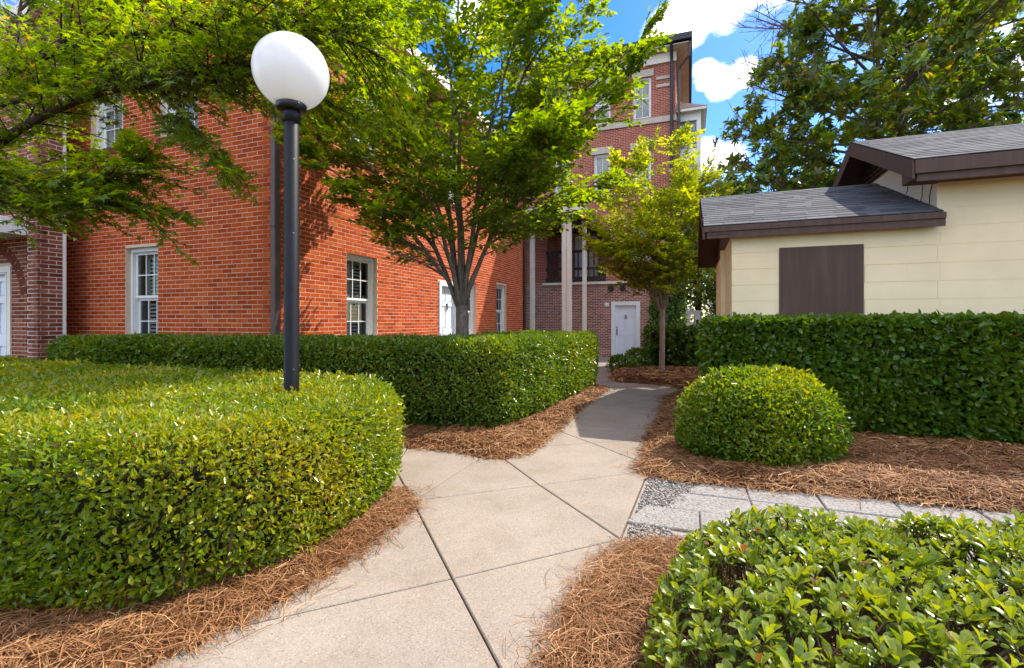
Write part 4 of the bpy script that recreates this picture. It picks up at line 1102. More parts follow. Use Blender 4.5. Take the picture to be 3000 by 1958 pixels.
# taller block to the right
X0, X1 = 2.10, 5.6; WT = 2.86 + Z0
w = MB(FS); w.box(X0, X1, -0.2, -0.0035, -0.1, WT); mw = w.build('tall_wall', 'shed_wall', shed); mw['label'] = 'taller yellow block wall at the right edge'
FS3 = Matrix.Translation((0, 0.002, 0)) @ FS
blocks(FS3, X0 + 0.006, X1, Z0 - 0.13, WT, [], 'shed_wall', mw, off0=-0.18, seed=5)
MPIT = 0.437; moy = -0.34; mz = 3.0 + Z0; mry = 1.79; mtop = mz + (mry - moy) * MPIT; mx0 = X0 - 0.35
rf = MB(); prof = [(moy, mz), (mry, mtop), (2 * mry - moy, mz)]
rf.add(*roof_solid(mx0 + 0.01, X1 + 0.3, [(y, z - 0.008) for y, z in prof], 0.03))
mroof = rf.build('tall_roof', 'roof_edge', shed); mroof['label'] = 'higher grey shingle roof with brown eaves at the right'
shingles(mroof, mx0 + 0.012, X1 + 0.3, moy, mz, MPIT, mry - moy, 9)
MB().box(mx0 + 0.026, X1 + 0.3, moy - 0.012, moy + 0.02, 2.84 + Z0, 2.985 + Z0).box(mx0 + 0.05, X1 + 0.3, moy + 0.021, moy + 0.05, 2.76 + Z0, 2.85 + Z0).build('fascia', 'brown_board', mroof)
MB().box(mx0 + 0.03, X1 + 0.3, moy + 0.051, 0.0, 2.80 + Z0, 2.82 + Z0).build('soffit', 'brown_board', mroof)
rk = MB()
for s in (0, 1):
    ya, yb = (moy, mry) if s == 0 else (mry, 2 * mry - moy); za, zb = (mz, mtop) if s == 0 else (mtop, mz)
    rk.add([(mx0, ya, za - .01), (mx0, yb, zb - .01), (mx0, yb, zb - .21), (mx0, ya, za - .21), (mx0 + .025, ya, za - .01), (mx0 + .025, yb, zb - .01), (mx0 + .025, yb, zb - .21), (mx0 + .025, ya, za - .21)],
           [(0, 1, 2, 3), (7, 6, 5, 4), (3, 2, 6, 7), (0, 3, 7, 4), (1, 5, 6, 2)])
    rk.add([(mx0 + .026, ya, za - .13), (mx0 + .026, yb, zb - .13), (X0, yb, zb - .13), (X0, ya, za - .13)], [(0, 1, 2, 3)])
rk.build('rake_board', 'brown_board', mroof)
MB().add([(mx0 + .027, moy + .05, mz - .05), (mx0 + .027, 0.0, mz - .05 + .15), (X0, 0.0, mz + .1), (X0, moy + .05, mz - .05), (mx0 + .027, moy + .05, 2.79 + Z0), (mx0 + .027, 0.0, 2.79 + Z0), (X0, 0.0, 2.79 + Z0), (X0, moy + .05, 2.79 + Z0)],
         [(0, 1, 2, 3), (4, 7, 6, 5), (0, 4, 5, 1), (1, 5, 6, 2), (2, 6, 7, 3), (3, 7, 4, 0)]).build('eave_return', 'brown_board', mroof)
# gable wall over the low roof, with blocks, vent and cracks
gw = MB(); n_ = [(0.0, 2.3), (0.0, mz + 0.34 * MPIT - 0.14), (mry, mtop - 0.14), (2 * mry, mz + 0.34 * MPIT - 0.14), (2 * mry, 2.3)]
vs = [(X0 - 0.001, y, z) for y, z in n_] + [(X0 + 0.15, y, z) for y, z in n_]
gw.add(vs, [(0, 1, 2, 3, 4), (9, 8, 7, 6, 5)] + [(i, (i + 1) % 5, 5 + (i + 1) % 5, 5 + i) for i in range(5)])
gab = gw.build('gable_wall', 'gable_wall', shed)
vt = MB(); vy0, vy1 = 1.02, mry; vz0 = 3.16
vt.add([(X0 - .012, vy0, vz0 + .26), (X0 - .012, vy1, mtop - .17), (X0 - .012, vy1 + .7, mtop - .45), (X0 - .012, vy1 + .7, vz0 + .26)], [(0, 1, 2, 3)])
vent = vt.build('gable_vent', 'dark_wood', gab)
for k in range(7):
    z = vz0 + .29 + k * 0.062; ya = vy0 + (z - vz0 - .26) / MPIT * 0.98 + 0.02
    if ya < vy1 + 0.5: MB().box(X0 - .035, X0 - .013, ya, vy1 + 0.68, z, z + 0.014).build('slat', 'brown_metal', vent)
for pts in ([(0.34, 3.02), (0.36, 2.80), (0.44, 2.70), (0.50, 2.66)], [(0.17, 2.58), (0.17, 2.76), (0.12, 2.86), (0.02, 2.98)], [(0.75, 3.10), (0.76, 2.98), (0.80, 2.95)]):
    MB().tube([(X0 - .004, y, z) for y, z in pts], 0.005, 5).build('cable', 'dark_wood', gab)
MB().box(X0 + 0.15, X1, 3.4, 3.58, -0.1, WT).box(X1 - 0.2, X1, 0.2, 3.4, -0.1, WT).build('back_wall', 'shed_wall', shed)

# ================================================================== GLOBE LAMP
LX, LY = (854 - 1500) / 1394 * 3.25, 3.25
lamp = empty('lamp_post', (LX, LY, 0)); tag(lamp, 'black lamp post with a large white globe rising from the clipped hedge', 'street lamp')
zc = EYE + (940 - 213) / 1394 * 3.25; GR = 0.243
pr_ = 0.0485
MB().lathe([(pr_ + 0.004, 0.0), (pr_, 0.02), (pr_, zc - GR - 0.06), (pr_ - .003, zc - GR - 0.055)], 40).build('pole', 'black_metal', lamp, True)
MB().lathe([(pr_ - .002, zc - GR - 0.105), (pr_ + 0.009, zc - GR - 0.10), (pr_ + 0.009, zc - GR - 0.03), (pr_ + 0.003, zc - GR - 0.02), (pr_ - .004, zc - GR + 0.01)], 40).build('collar', 'black_metal', lamp, True)
fl = MB().lathe([(0.03, zc - GR - 0.022), (0.085, zc - GR - 0.020), (0.096, zc - GR - 0.010), (0.098, zc - GR + 0.028), (0.094, zc - GR + 0.033), (0.06, zc - GR + 0.034)], 40).build('fitter', 'collar_metal', lamp, True)
n = 48; prof = [(GR * math.sin(t), zc - GR * math.cos(t)) for t in np.linspace(R(20), math.pi - 0.001, n)]
MB().lathe(prof, 72).build('globe', 'opal_globe', lamp, True)
for a_ in (20, 140, 260):
    a = R(a_ - 60); MB().tube([(0.096 * math.cos(a), 0.096 * math.sin(a), zc - GR + 0.008), (0.106 * math.cos(a), 0.106 * math.sin(a), zc - GR + 0.008)], 0.006, 8).build('screw', 'screw_metal', fl)
for z, a_ in ((zc - GR - 0.36, -48), (zc - GR - 0.86, -52), (0.92, -50)):
    a = R(a_); MB().tube([((pr_ - .001) * math.cos(a), (pr_ - .001) * math.sin(a), z), ((pr_ + .004) * math.cos(a), (pr_ + .004) * math.sin(a), z)], 0.005, 8).build('screw', 'screw_metal', lamp)

# ================================================================== WHITE GATE far right of the door
ga = empty('garden_gate', (7.55, 20.3, gz(20))); tag(ga, 'small white gate post and crossbeam beyond the dark hedge beside the brick building', 'gate')
MB().box(-0.46, 0.46, -0.10, 0.10, 1.74, 1.86).build('crossbeam', 'white_paint', ga)
MB().box(-0.50, 0.50, -0.15, 0.15, 1.862, 1.91).build('cap', 'white_paint', ga)
MB().box(-0.16, 0.04, -0.08, 0.08, 0, 1.74).build('post', 'white_paint', ga)
MB().box(0.22, 0.46, -0.08, 0.08, 0, 1.74).build('post', 'white_paint', ga)
MB().box(0.10, 0.16, -0.10, -0.04, 0, 1.25).build('stake', 'post_wood', ga)
MB().box(0.26, 0.40, -0.10, -0.081, 1.30, 1.52).build('plate', 'collar_metal', ga)
# ================================================================== TREES
def bez(p0, p1, p2, n):
    t = np.linspace(0, 1, n)[:, None]
    return (1 - t) ** 2 * p0 + 2 * t * (1 - t) * p1 + t * t * p2
def unit(v): return v / max(np.linalg.norm(v), 1e-9)
UP = np.array([0, 0, 1.0])

class Tree:
    def __init__(s, name, label, base, bark_m, cat='tree', group=None):
        s.base = np.array(base, float); s.root = empty(name, tuple(base)); tag(s.root, label, cat, group)
        s.bark = bark_m; s.tw = MB(); s.lv = Leaves(); s.limbs = 0
    def limb(s, pts, rad, name='limb', n=8):
        MB().tube([tuple(np.array(p) - s.base) for p in pts], list(rad), n).build(name, s.bark, s.root, True)
    def twig(s, pts, r0, r1, n=4):
        k = len(pts); s.tw.tube([tuple(np.array(p) - s.base) for p in pts], list(np.linspace(r0, r1, k)), n, False)
    def spray(s, p, d, L, ntw, lsize, nl, plane=UP, ang=(30, 65), droop=0.12, tint=0.0, tl=0.42, lnoise=0.35):
        """a flat layered spray: axis with alternate side twigs, leaves on both sides"""
        d = unit(d); side = unit(np.cross(d, plane)); pl = np.cross(side, d)
        n = 5; f = np.linspace(0, 1, n)[:, None]
        ax = p + d * L * f - UP * droop * L * f ** 2 + side * (rng.normal(0, 0.08) * L) * f ** 2
        s.twig(ax, 0.006 + 0.006 * L, 0.0022)
        for k in range(ntw + 1):
            t = 0.12 + 0.88 * k / ntw; i = min(int(t * (n - 1)), n - 2); q = ax[i] + (ax[i + 1] - ax[i]) * (t * (n - 1) - i)
            if k == ntw: td = d - UP * droop
            else:
                a = R(rng.uniform(*ang)) * (1 if k % 2 else -1)
                td = d * math.cos(a) + side * math.sin(a) + pl * rng.normal(0.05, 0.18)
            td = unit(td); tL = L * tl * (1.05 - 0.55 * t) * rng.uniform(0.75, 1.25)
            e = q + td * tL - UP * 0.10 * tL
            if k != ntw: s.twig([q, (q + e) / 2 + UP * 0.01, e], 0.0030, 0.0014, 3)
            m = max(3, int(nl * tL / (L * tl) * rng.uniform(0.8, 1.2)))
            ft = (np.arange(m) + 0.6) / m
            P = q + (e - q) * ft[:, None]
            sg = np.where(np.arange(m) % 2 == 0, 1.0, -1.0)[:, None]
            ts = unit(np.cross(td, pl))
            D = td * 0.75 + ts * sg * rng.uniform(0.5, 1.1, (m, 1)) + rng.normal(0, 0.28, (m, 3)) - UP * 0.18
            D[-1] = td + rng.normal(0, 0.1, 3)
            N = pl + rng.normal(0, lnoise, (m, 3))
            S = lsize * rng.uniform(0.65, 1.2, m)
            T = np.clip(0.42 + tint + rng.normal(0, 0.2, m), 0.02, 0.97); T[rng.random(m) < 0.012] = 1.0
            s.lv.add(P, D, N, S, T)
    def done(s, tpl, lmat, singles, keep=None, crown='crown'):
        if s.tw.v:
            o = s.tw.build('twigs', s.bark, s.root); o['kind'] = 'stuff'
        o = s.lv.build(crown, tpl, lmat, s.root, s.base, singles, 'leaf', keep)
        return s.root

# ---------- the vase-shaped tree inside the middle hedge
def vase(name, label, base, fork, tr, ends, bark_m, lmat, tpl, lsize, nsub, ntw, nl, singles, keep, sub_len=(1.25, 0.55), start=0.22, tint=0.0):
    T = Tree(name, label, base, bark_m)
    b = np.array(base, float); fk = b + np.array(fork)
    T.limb([b - UP * 0.1, b + (fk - b) * 0.12, b + (fk - b) * 0.55, fk + UP * 0.05], [tr * 1.35, tr * 1.08, tr, tr * 1.02], 'trunk', 14)
    limbs = []
    for j, e in enumerate(ends):
        e = b + np.array(e, float)
        h = e - fk; mid = fk + np.array([h[0] * 0.22, h[1] * 0.22, h[2] * 0.58])
        org = fk - UP * 0.12; side_ = False
        if j % 2 == 1 and limbs:
            cand = min(limbs, key=lambda Lp: np.linalg.norm(Lp[6] - (e - h * 0.35)))
            org = cand[2 + j % 3]; side_ = True; h = e - org; mid = org + np.array([h[0] * 0.28, h[1] * 0.28, h[2] * 0.55])
        pts = bez(org, mid, e, 10); pts[1:-1] += rng.normal(0, 0.02, (8, 3))
        limbs.append(pts)
        r0 = tr * (rng.uniform(0.22, 0.30) if side_ else rng.uniform(0.36, 0.5))
        T.limb(pts, np.linspace(r0, 0.008, 10) ** 1.0, 'limb', 7)
        rad = unit(np.array([h[0], h[1], 0.0]) + 1e-4)
        for k in range(nsub):
            t = start + (1 - start) * (k + rng.random()) / nsub
            i = min(int(t * 9), 8); q = pts[i] + (pts[i + 1] - pts[i]) * (t * 9 - i)
            tang = unit(pts[i + 1] - pts[i])
            a = rng.uniform(-1.9, 1.9)
            rd = np.array([rad[0] * math.cos(a) - rad[1] * math.sin(a), rad[0] * math.sin(a) + rad[1] * math.cos(a), 0])
            d = unit(rd * 0.9 + tang * rng.uniform(0.15, 0.7) + UP * rng.uniform(-0.05, 0.25))
            L = (sub_len[0] + (sub_len[1] - sub_len[0]) * t) * rng.uniform(0.7, 1.2)
            T.spray(q, d, L, ntw, lsize, nl, unit(UP + rng.normal(0, 0.22, 3)), tint=tint)
        for k in range(3): T.spray(e, unit(h + rng.normal(0, 0.5, 3)), sub_len[1], ntw, lsize, nl, tint=tint)
    return T.done(tpl, lmat, singles, keep)

def keep1(p):
    lx = (p[:, 0] - RB[0]) * E1[0] + (p[:, 1] - RB[1]) * E1[1]
    q = (p - np.array([-0.50, 6.9, 5.05])) / np.array([2.95, 2.7, 3.4])
    rr_ = np.sqrt((q ** 2).sum(1)) + 0.16 * wob(p, 1.6, 5.0)
    low = 2.0 + 0.22 * np.hypot(p[:, 0] + 0.7, p[:, 1] - 7.0) + 0.3 * wob(p, 2.2, 1.0)
    return (lx > 0.25) & (rr_ < 1.06) & (p[:, 2] > low)
ends1 = [(-1.3, 0.2, 6.9), (0.9, -0.3, 7.0), (1.9, 0.5, 6.3), (-2.2, 0.5, 6.0), (-0.2, -1.4, 6.4), (1.6, -1.3, 6.0), (-1.8, -0.2, 3.9), (-1.75, 0.9, 5.0), (-1.2, -0.9, 5.2), (-0.6, 0.5, 6.0), (0.0, -0.6, 6.3), (0.55, 0.7, 6.1), (1.0, -0.9, 5.4), (1.75, 0.2, 5.0), (2.3, -0.4, 4.6), (2.2, 1.0, 3.6), (-1.7, -0.9, 3.3), (1.2, -1.2, 3.6), (-0.9, -1.3, 3.9), (0.4, 1.4, 4.4), (2.6, -0.2, 5.3)]
vase('shade_tree', 'broad leafy tree with several grey stems standing inside the middle hedge', (-0.76, 7.05, 0.0), (0.02, 0, 1.42), 0.088, ends1, 'bark_grey', 'zelkova_leaf', 'pointed', 0.100, 19, 9, 11, 300, keep1)

# ---------- the small tree by the far door
def keep2(p):
    q = (p - np.array([3.55, 11.5, 3.75])) / np.array([1.88, 1.8, 2.12])
    return (np.sqrt((q ** 2).sum(1)) + 0.18 * wob(p, 2.3, 2.0) < 1.05) & (p[:, 2] > 1.9 + 0.3 * wob(p, 2, 3))
ends2 = [(-1.6, 0.0, 3.1), (1.5, 0.0, 3.2), (-1.5, 0.4, 3.8), (1.4, 0.3, 4.0), (-1.1, -0.6, 4.6), (1.1, 0.2, 4.9), (-1.2, 0, 3.2), (-1.0, 0.6, 4.2), (-0.6, -0.6, 4.8), (-0.1, 0.4, 5.5), (0.3, -0.5, 5.3), (0.7, 0.5, 4.8), (1.1, -0.3, 4.1), (1.25, 0.4, 3.0), (0.2, -1.0, 4.0), (-0.5, -1.0, 3.2), (0.8, -0.9, 3.4)]
vase('small_tree', 'small yellow-green tree on a straw mound near the far white door', (3.62, 11.5, gz(11.5)), (0.02, 0, 1.55), 0.064, ends2, 'bark_pale', 'zelkova_leaf', 'pointed', 0.092, 19, 9, 11, 60, keep2, (1.0, 0.6), 0.20, 0.34)

# ---------- overhanging maple at the left
MT = Tree('maple_tree', 'dark-limbed maple whose leafy boughs hang over the lamp from the left', (-6.6, 4.9, 0.0), 'bark_dark')
def px(xd, yd, Z):               # picture position in metres at depth Z (see the survey notes: 1106 px focal length)
    return np.array([(xd - 1190) / 1106 * Z, Z, EYE + (745.7 - yd) / 1106 * Z])
MT.limb([(-6.6, 4.9, -0.1), (-6.55, 4.9, 0.8), (-6.4, 4.9, 1.7), (-6.1, 4.9, 2.3)], [0.17, 0.14, 0.125, 0.11], 'trunk', 14)
fork_m = np.array([-6.1, 4.9, 2.25])
B = {
 'a': ([fork_m] + [px(*q) for q in ((-60, 365, 4.8), (0, 332, 4.7), (100, 262, 4.55), (250, 208, 4.4), (400, 186, 4.3), (520, 178, 4.25), (650, 150, 4.2))], 0.062),
 'b': ([fork_m] + [px(*q) for q in ((-120, 260, 4.9), (0, 190, 4.7), (60, 150, 4.6), (140, 102, 4.5), (270, 80, 4.4), (430, 62, 4.3), (600, 40, 4.25), (760, 50, 4.35), (880, 130, 4.4))], 0.055),
 'c': ([px(0, 246, 4.72), px(110, 215, 4.6), px(215, 160, 4.5), px(330, 165, 4.35), px(460, 155, 4.2), px(600, 140, 4.1)], 0.026),
 'd': ([fork_m, px(-120, 430, 4.6), px(0, 415, 4.4), px(110, 425, 4.3), px(220, 415, 4.25), px(320, 390, 4.25)], 0.030),
 'e': ([px(390, 190, 4.3), px(415, 240, 4.25), px(450, 300, 4.2), px(490, 345, 4.2), px(530, 385, 4.2)], 0.013),
 'f': ([px(-60, 455, 4.3), px(60, 470, 4.25), px(180, 470, 4.2), px(300, 472, 4.15), px(400, 495, 4.15)], 0.014),
 'g': ([px(140, 102, 4.5), px(230, 30, 4.6), px(330, -40, 4.8), px(460, -120, 5.0)], 0.030),
 'h': ([px(600, 150, 4.2), px(680, 190, 4.5), px(740, 230, 4.7), px(790, 260, 4.8)], 0.014),
 'i': ([px(60, 150, 4.6), px(40, 60, 4.9), px(60, -60, 5.1)], 0.030),
 'j': ([px(430, 62, 4.3), px(560, 0, 4.1), px(720, -40, 4.0), px(850, -60, 4.1)], 0.020),
}
def resample(P, n):
    P = np.array(P); s = np.concatenate([[0], np.cumsum(np.linalg.norm(np.diff(P, axis=0), axis=1))])
    q = np.linspace(0, s[-1], n)
    # Catmull-like smoothing by cubic blending of linear samples
    X = np.stack([np.interp(q, s, P[:, k]) for k in range(3)], 1)
    for _ in range(2): X[1:-1] = 0.25 * X[:-2] + 0.5 * X[1:-1] + 0.25 * X[2:]
    return X, s[-1]
for kname, (P, r0) in B.items():
    X, Lb = resample(P, 16); MT.limb(X, np.linspace(r0, 0.006, 16), 'limb', 8)
    B[kname] = (X, Lb)
def foliate(k, t0, t1, n, L, fwd=0.5, ntw=7, nl=8, up=0.0, zspread=0.8, lift=0.0, tint=0.0):
    X, Lb = B[k]
    n = int(n * 1.6)
    for j in range(n):
        t = t0 + (t1 - t0) * (j + rng.random()) / n; i = min(int(t * 15), 14); q = X[i] + (X[i + 1] - X[i]) * (t * 15 - i)
        tang = unit(X[i + 1] - X[i]); sd = unit(np.cross(tang, UP))
        a = rng.uniform(-1, 1)
        d = unit(tang * fwd + sd * a * zspread + UP * (up + rng.normal(0, 0.16)))
        MT.spray(q + UP * lift * rng.random(), d, L * rng.uniform(0.7, 1.25), ntw + 1, 0.068, nl, unit(UP + rng.normal(0, 0.28, 3)), (30, 70), 0.16, tint, 0.46)
foliate('a', 0.22, 1.0, 30, 0.62, up=0.12)
foliate('b', 0.18, 1.0, 46, 0.62, up=0.10)
foliate('b', 0.60, 1.0, 20, 0.62, up=-0.28, fwd=0.4, tint=0.12)
foliate('c', 0.10, 1.0, 24, 0.60, up=0.06)
foliate('c', 0.45, 1.0, 14, 0.55, up=-0.25)
foliate('d', 0.30, 1.0, 34, 0.50, up=0.0)
foliate('d', 0.30, 1.0, 14, 0.45, up=0.25)
foliate('e', 0.25, 1.0, 9, 0.34, up=-0.15, ntw=6, tint=0.10)
foliate('f', 0.05, 0.80, 24, 0.45, up=-0.05)
foliate('f', 0.80, 1.0, 3, 0.30, up=-0.1, fwd=1.1, zspread=0.35, tint=0.15)
foliate('g', 0.0, 1.0, 24, 0.70, up=0.05)
foliate('h', 0.1, 1.0, 16, 0.58, up=-0.05, tint=0.05)
foliate('i', 0.1, 1.0, 18, 0.70)
foliate('j', 0.1, 1.0, 18, 0.66, up=-0.05)
MT.done('palmate', 'maple_leaf', 300)

# ---------- magnolias behind the shed
def magnolia(name, label, base, h, rx, rz0, nlimb, nsub, nwh, lsize, singles, seed, lean=(0, 0), keep=None):
    global rng
    rng = np.random.default_rng(seed)
    T = Tree(name, label, base, 'bark_grey'); b = np.array(base, float)
    top = b + np.array([lean[0], lean[1], h])
    tk = bez(b, b + UP * h * 0.5, top - UP * 0.6, 10); T.limb(tk, np.linspace(0.17, 0.03, 10), 'trunk', 10)
    for j in range(nlimb):
        t = 0.15 + 0.85 * (j + 0.5) / nlimb; i = min(int(t * 9), 8); q = tk[i] + (tk[i + 1] - tk[i]) * (t * 9 - i)
        az = j * 2.4 + rng.uniform(-0.4, 0.4); f = math.sqrt(max(0.06, 1 - ((t - 0.42) / 0.64) ** 2))
        Lm = rx * f * rng.uniform(0.8, 1.1)
        e = q + np.array([math.cos(az) * Lm, math.sin(az) * Lm, Lm * rng.uniform(0.05, 0.5) + 0.2])
        lp = bez(q, q + (e - q) * 0.5 + UP * 0.05 * Lm * -1, e, 8); T.limb(lp, np.linspace(0.055, 0.012, 8), 'limb', 6)
        for k in range(nsub):
            u = 0.25 + 0.75 * (k + rng.random()) / nsub; ii = min(int(u * 7), 6); p = lp[ii] + (lp[ii + 1] - lp[ii]) * (u * 7 - ii)
            d = unit((e - q) / max(Lm, .1) * 0.6 + rng.normal(0, 0.75, 3) + UP * 0.25); L = rng.uniform(0.35, 1.1) * (0.7 + 0.1 * rx)
            se = p + d * L; T.twig(bez(p, p + d * L * 0.5 - UP * 0.04, se, 3), 0.012, 0.006, 4)
            for w_ in range(nwh):
                v = 0.35 + 0.65 * (w_ + 0.5) / nwh
                c = p + d * L * v; wd = unit(d * 0.6 + rng.normal(0, 0.55, 3) + UP * 0.45); ce = c + wd * rng.uniform(0.08, 0.25)
                T.twig([c, ce], 0.006, 0.005, 3)
                m = rng.integers(8, 12); ph = np.arange(m) * 2.4 + rng.random() * 6
                a1 = unit(np.cross(wd, [0.3, 0.5, 0.81])); a2 = np.cross(wd, a1)
                ring_ = a1 * np.cos(ph)[:, None] + a2 * np.sin(ph)[:, None]
                el = rng.uniform(0.05, 0.75, (m, 1)); D_ = ring_ + wd * el + rng.normal(0, 0.1, (m, 3)); N_ = wd * 1.0 - ring_ * el * 0.8 + rng.normal(0, 0.15, (m, 3))
                P_l = ce - wd * (np.arange(m)[:, None] * 0.012); tt = np.clip(rng.normal(0.45, 0.25, m), 0, 1)
                T.lv.add(P_l, D_, N_, lsize * rng.uniform(0.7, 1.15, m), tt)
    return T.done('broad', 'magnolia_leaf', singles, keep)
def keep_m(p):                   # rounded crown that narrows towards the top
    z = p[:, 2]; rm = np.where(z < 9.2, 5.4 - 0.32 * (z - 5.6), 4.25 - 0.72 * (z - 9.2))
    return np.hypot(p[:, 0] - 12.0, p[:, 1] - 15.6) < rm * (1 + 0.13 * wob(p, 1.5, 3.0))
magnolia('magnolia_tree', 'big dark glossy-leaved magnolia rising behind the shed ridge', (12.0, 15.6, -0.2), 13.9, 5.2, 2.0, 86, 22, 3, 0.245, 300, 21, keep=keep_m)
magnolia('magnolia_tree', 'second magnolia at the upper right corner beyond the tall shed roof', (19.0, 17.0, -0.2), 13.5, 5.0, 2.0, 42, 16, 3, 0.27, 60, 22)
rng = np.random.default_rng(31)

# ---------- trees far behind, seen in the gaps
def far_tree(name, label, base, h, rx, seed, n=3600, ls=0.17, tint=0.0, lo=0.22):
    global rng
    rng = np.random.default_rng(seed)
    T = Tree(name, label, base, 'bark_dark', 'tree', 'trees in the background'); b = np.array(base, float)
    T.limb([b, b + UP * h * 0.3, b + np.array([0.2, 0, h * 0.8])], [0.2, 0.15, 0.04], 'trunk', 8)
    K = 46; cc = rnd_dirs(K) * (rng.random((K, 1)) ** 0.5) * np.array([rx, rx, h * (0.5 - lo / 2)]) + b + UP * h * (0.5 + lo / 2)
    for c in cc[::3]:
        q = b + UP * h * 0.35; T.twig(bez(q, (q + c) / 2 + UP * 0.3, c, 5), 0.05, 0.012, 5)
    i = rng.integers(0, K, n); d = rnd_dirs(n); P = cc[i] + d * (rng.random((n, 1)) ** 0.4) * rx * 0.34
    T.lv.add(P, d + rng.normal(0, 0.6, (n, 3)) - UP * 0.2, UP + d * 0.5 + rng.normal(0, 0.6, (n, 3)), ls * rng.uniform(0.6, 1.3, n), np.clip(0.5 + tint + rng.normal(0, 0.22, n) + 0.1 * wob(P, 1.2, 1), 0, 1))
    return T.done('oval', 'far_leaf', 0)
TPL['clump'] = TPL['oval']
far_tree('background_tree', 'yellow-green tree in the gap between the brick building and shed', (9.6, 24.5, -.22), 7.2, 2.0, 41, 5200, 0.19, 0.22)
far_tree('background_tree', 'darker tree low behind the shed beside the white gate', (9.6, 20.5, -.22), 4.2, 1.5, 42, 3600, 0.16, -0.15)
far_tree('background_tree', 'leafy tree filling the space below the magnolia behind the shed', (12.6, 21.0, -.22), 8.0, 3.2, 43, 6000, 0.20, 0.0)
far_tree('background_tree', 'tree beyond the magnolias at the far right', (19.5, 20.0, -.22), 9.5, 3.6, 44, 6000, 0.22, 0.1)
rng = np.random.default_rng(51)

# house glimpsed through the magnolia
hs_ = empty('background_house', (17.0, 30.0, -.22), -TH); tag(hs_, 'pale house with a grey roof glimpsed through the magnolia leaves', 'house')
MB().box(-4, 4, 0, 6, -0.1, 8.2).build('wall', 'cream_paint', hs_)
MB().add([(-4.4, -.4, 8.2), (4.4, -.4, 8.2), (4.4, 6.4, 8.2), (-4.4, 6.4, 8.2), (-4.4, 3, 10.4), (4.4, 3, 10.4)], [(0, 1, 5, 4), (1, 2, 5), (2, 3, 4, 5), (3, 0, 4), (0, 3, 2, 1)]).build('roof', 'grey_roof', hs_)
for x in (-2.6, 0.0, 2.6):
    for z in (1.2, 5.0): MB().box(x - .5, x + .5, -.03, -.001, z, z + 1.5).build('window', 'dark_wood', hs_)

# ================================================================== HEDGES
near_poly = [(-3.6, 2.10), (-2.4, 1.95), (-1.85, 1.88), (-1.45, 1.92), (-1.10, 2.25), (-.89, 2.72), (-.81, 3.2), (-.85, 3.65), (-1.05, 4.1), (-1.6, 4.42), (-2.4, 4.65), (-3.2, 4.85), (-4.6, 5.35), (-7.2, 6.55), (-8.6, 6.6), (-8.4, 4.2), (-6, 2.6)]
near_hole = np.array([LX, LY])
hedge('clipped_hedge', 'broad rounded yellow-green hedge around the lamp post in the near left', near_poly, 0.755, 0.20, 6900, 0.031, 'oval', 'boxwood_leaf', 0.0, 300, 0.016, 0.08, shaggy=0.045, tint0=0.2)
mid_poly = [(-5.45, 5.55), (-3.6, 5.32), (-1.2, 5.22), (-.35, 5.12), (-.02, 5.25), (.45, 6.15), (1.60, 8.75), (1.55, 9.25), (1.05, 9.50), (.55, 9.35), (.05, 8.3), (-.85, 6.45), (-1.4, 6.28), (-3.0, 6.35), (-5.5, 6.75), (-5.9, 6.2)]
hedge('long_hedge', 'long L-shaped hedge in front of the red brick building', mid_poly, 1.02, 0.13, 7600, 0.033, 'oval', 'privet_leaf', 0.0, 300, 0.022, 0.10, round_poly=2, shaggy=0.03, tint0=0.12)
o5 = (2.12, 5.26)
def hl(a, b): return loc(o5, a, b)
right_poly = [hl(0, 0), hl(1.3, 0.10), hl(2.6, 0.20), hl(4.2, 0.28), hl(4.2, 0.95), hl(2.0, 0.80), hl(0.0, 0.72)]
hedge('tall_hedge', 'tall dark glossy hedge in front of the yellow shed', right_poly, 1.26, 0.07, 7500, 0.042, 'round', 'privet_leaf', 0.0, 300, 0.014, 0.09, round_poly=2, shaggy=0.045, tint0=-0.04)
ang = np.linspace(0, 2 * math.pi, 13)[:-1]
ball_poly = [(2.24 + 0.74 * math.cos(t), 4.33 + 0.58 * math.sin(t)) for t in ang]
hedge('round_shrub', 'dome-shaped clipped shrub on the straw bed in front of the tall hedge', ball_poly, 0.79, 0.54, 9000, 0.033, 'oval', 'boxwood_leaf', 0.0, 300, 0.035, 0.10, round_poly=2, cat='shrub', shaggy=0.06, tint0=0.08)
hedge('low_hedge', 'low dark hedge in the shade behind the small tree', [(3.55, 12.75), (5.3, 12.3), (5.6, 13.0), (3.75, 13.5)], 1.15, 0.10, 1500, 0.055, 'round', 'privet_leaf', 0.0, 0, 0.03, 0.1, tint0=-0.1)
for c_, rx_, h_, lb in (((2.95, 12.6), 0.42, 0.36, 'low mounded groundcover at the path edge left of the small tree'), ((3.45, 13.0), 0.42, 0.52, 'taller groundcover mound tucked against the low dark hedge')):
    hedge('groundcover', lb, [(c_[0] + rx_ * math.cos(t), c_[1] + rx_ * math.sin(t)) for t in ang], h_, h_ * 0.7, 1800, 0.05, 'oval', 'privet_leaf', 0.0, 0, 0.03, 0.08, cat='shrub')
hedge('groundcover', 'dark groundcover at the foot of the porch pier', [(-8.6, 6.9), (-6.2, 6.3), (-5.9, 6.8), (-8.4, 7.5)], 0.42, 0.2, 1500, 0.06, 'oval', 'privet_leaf', 0.0, 0, 0.05, 0.1, cat='shrub', tint0=-0.12)
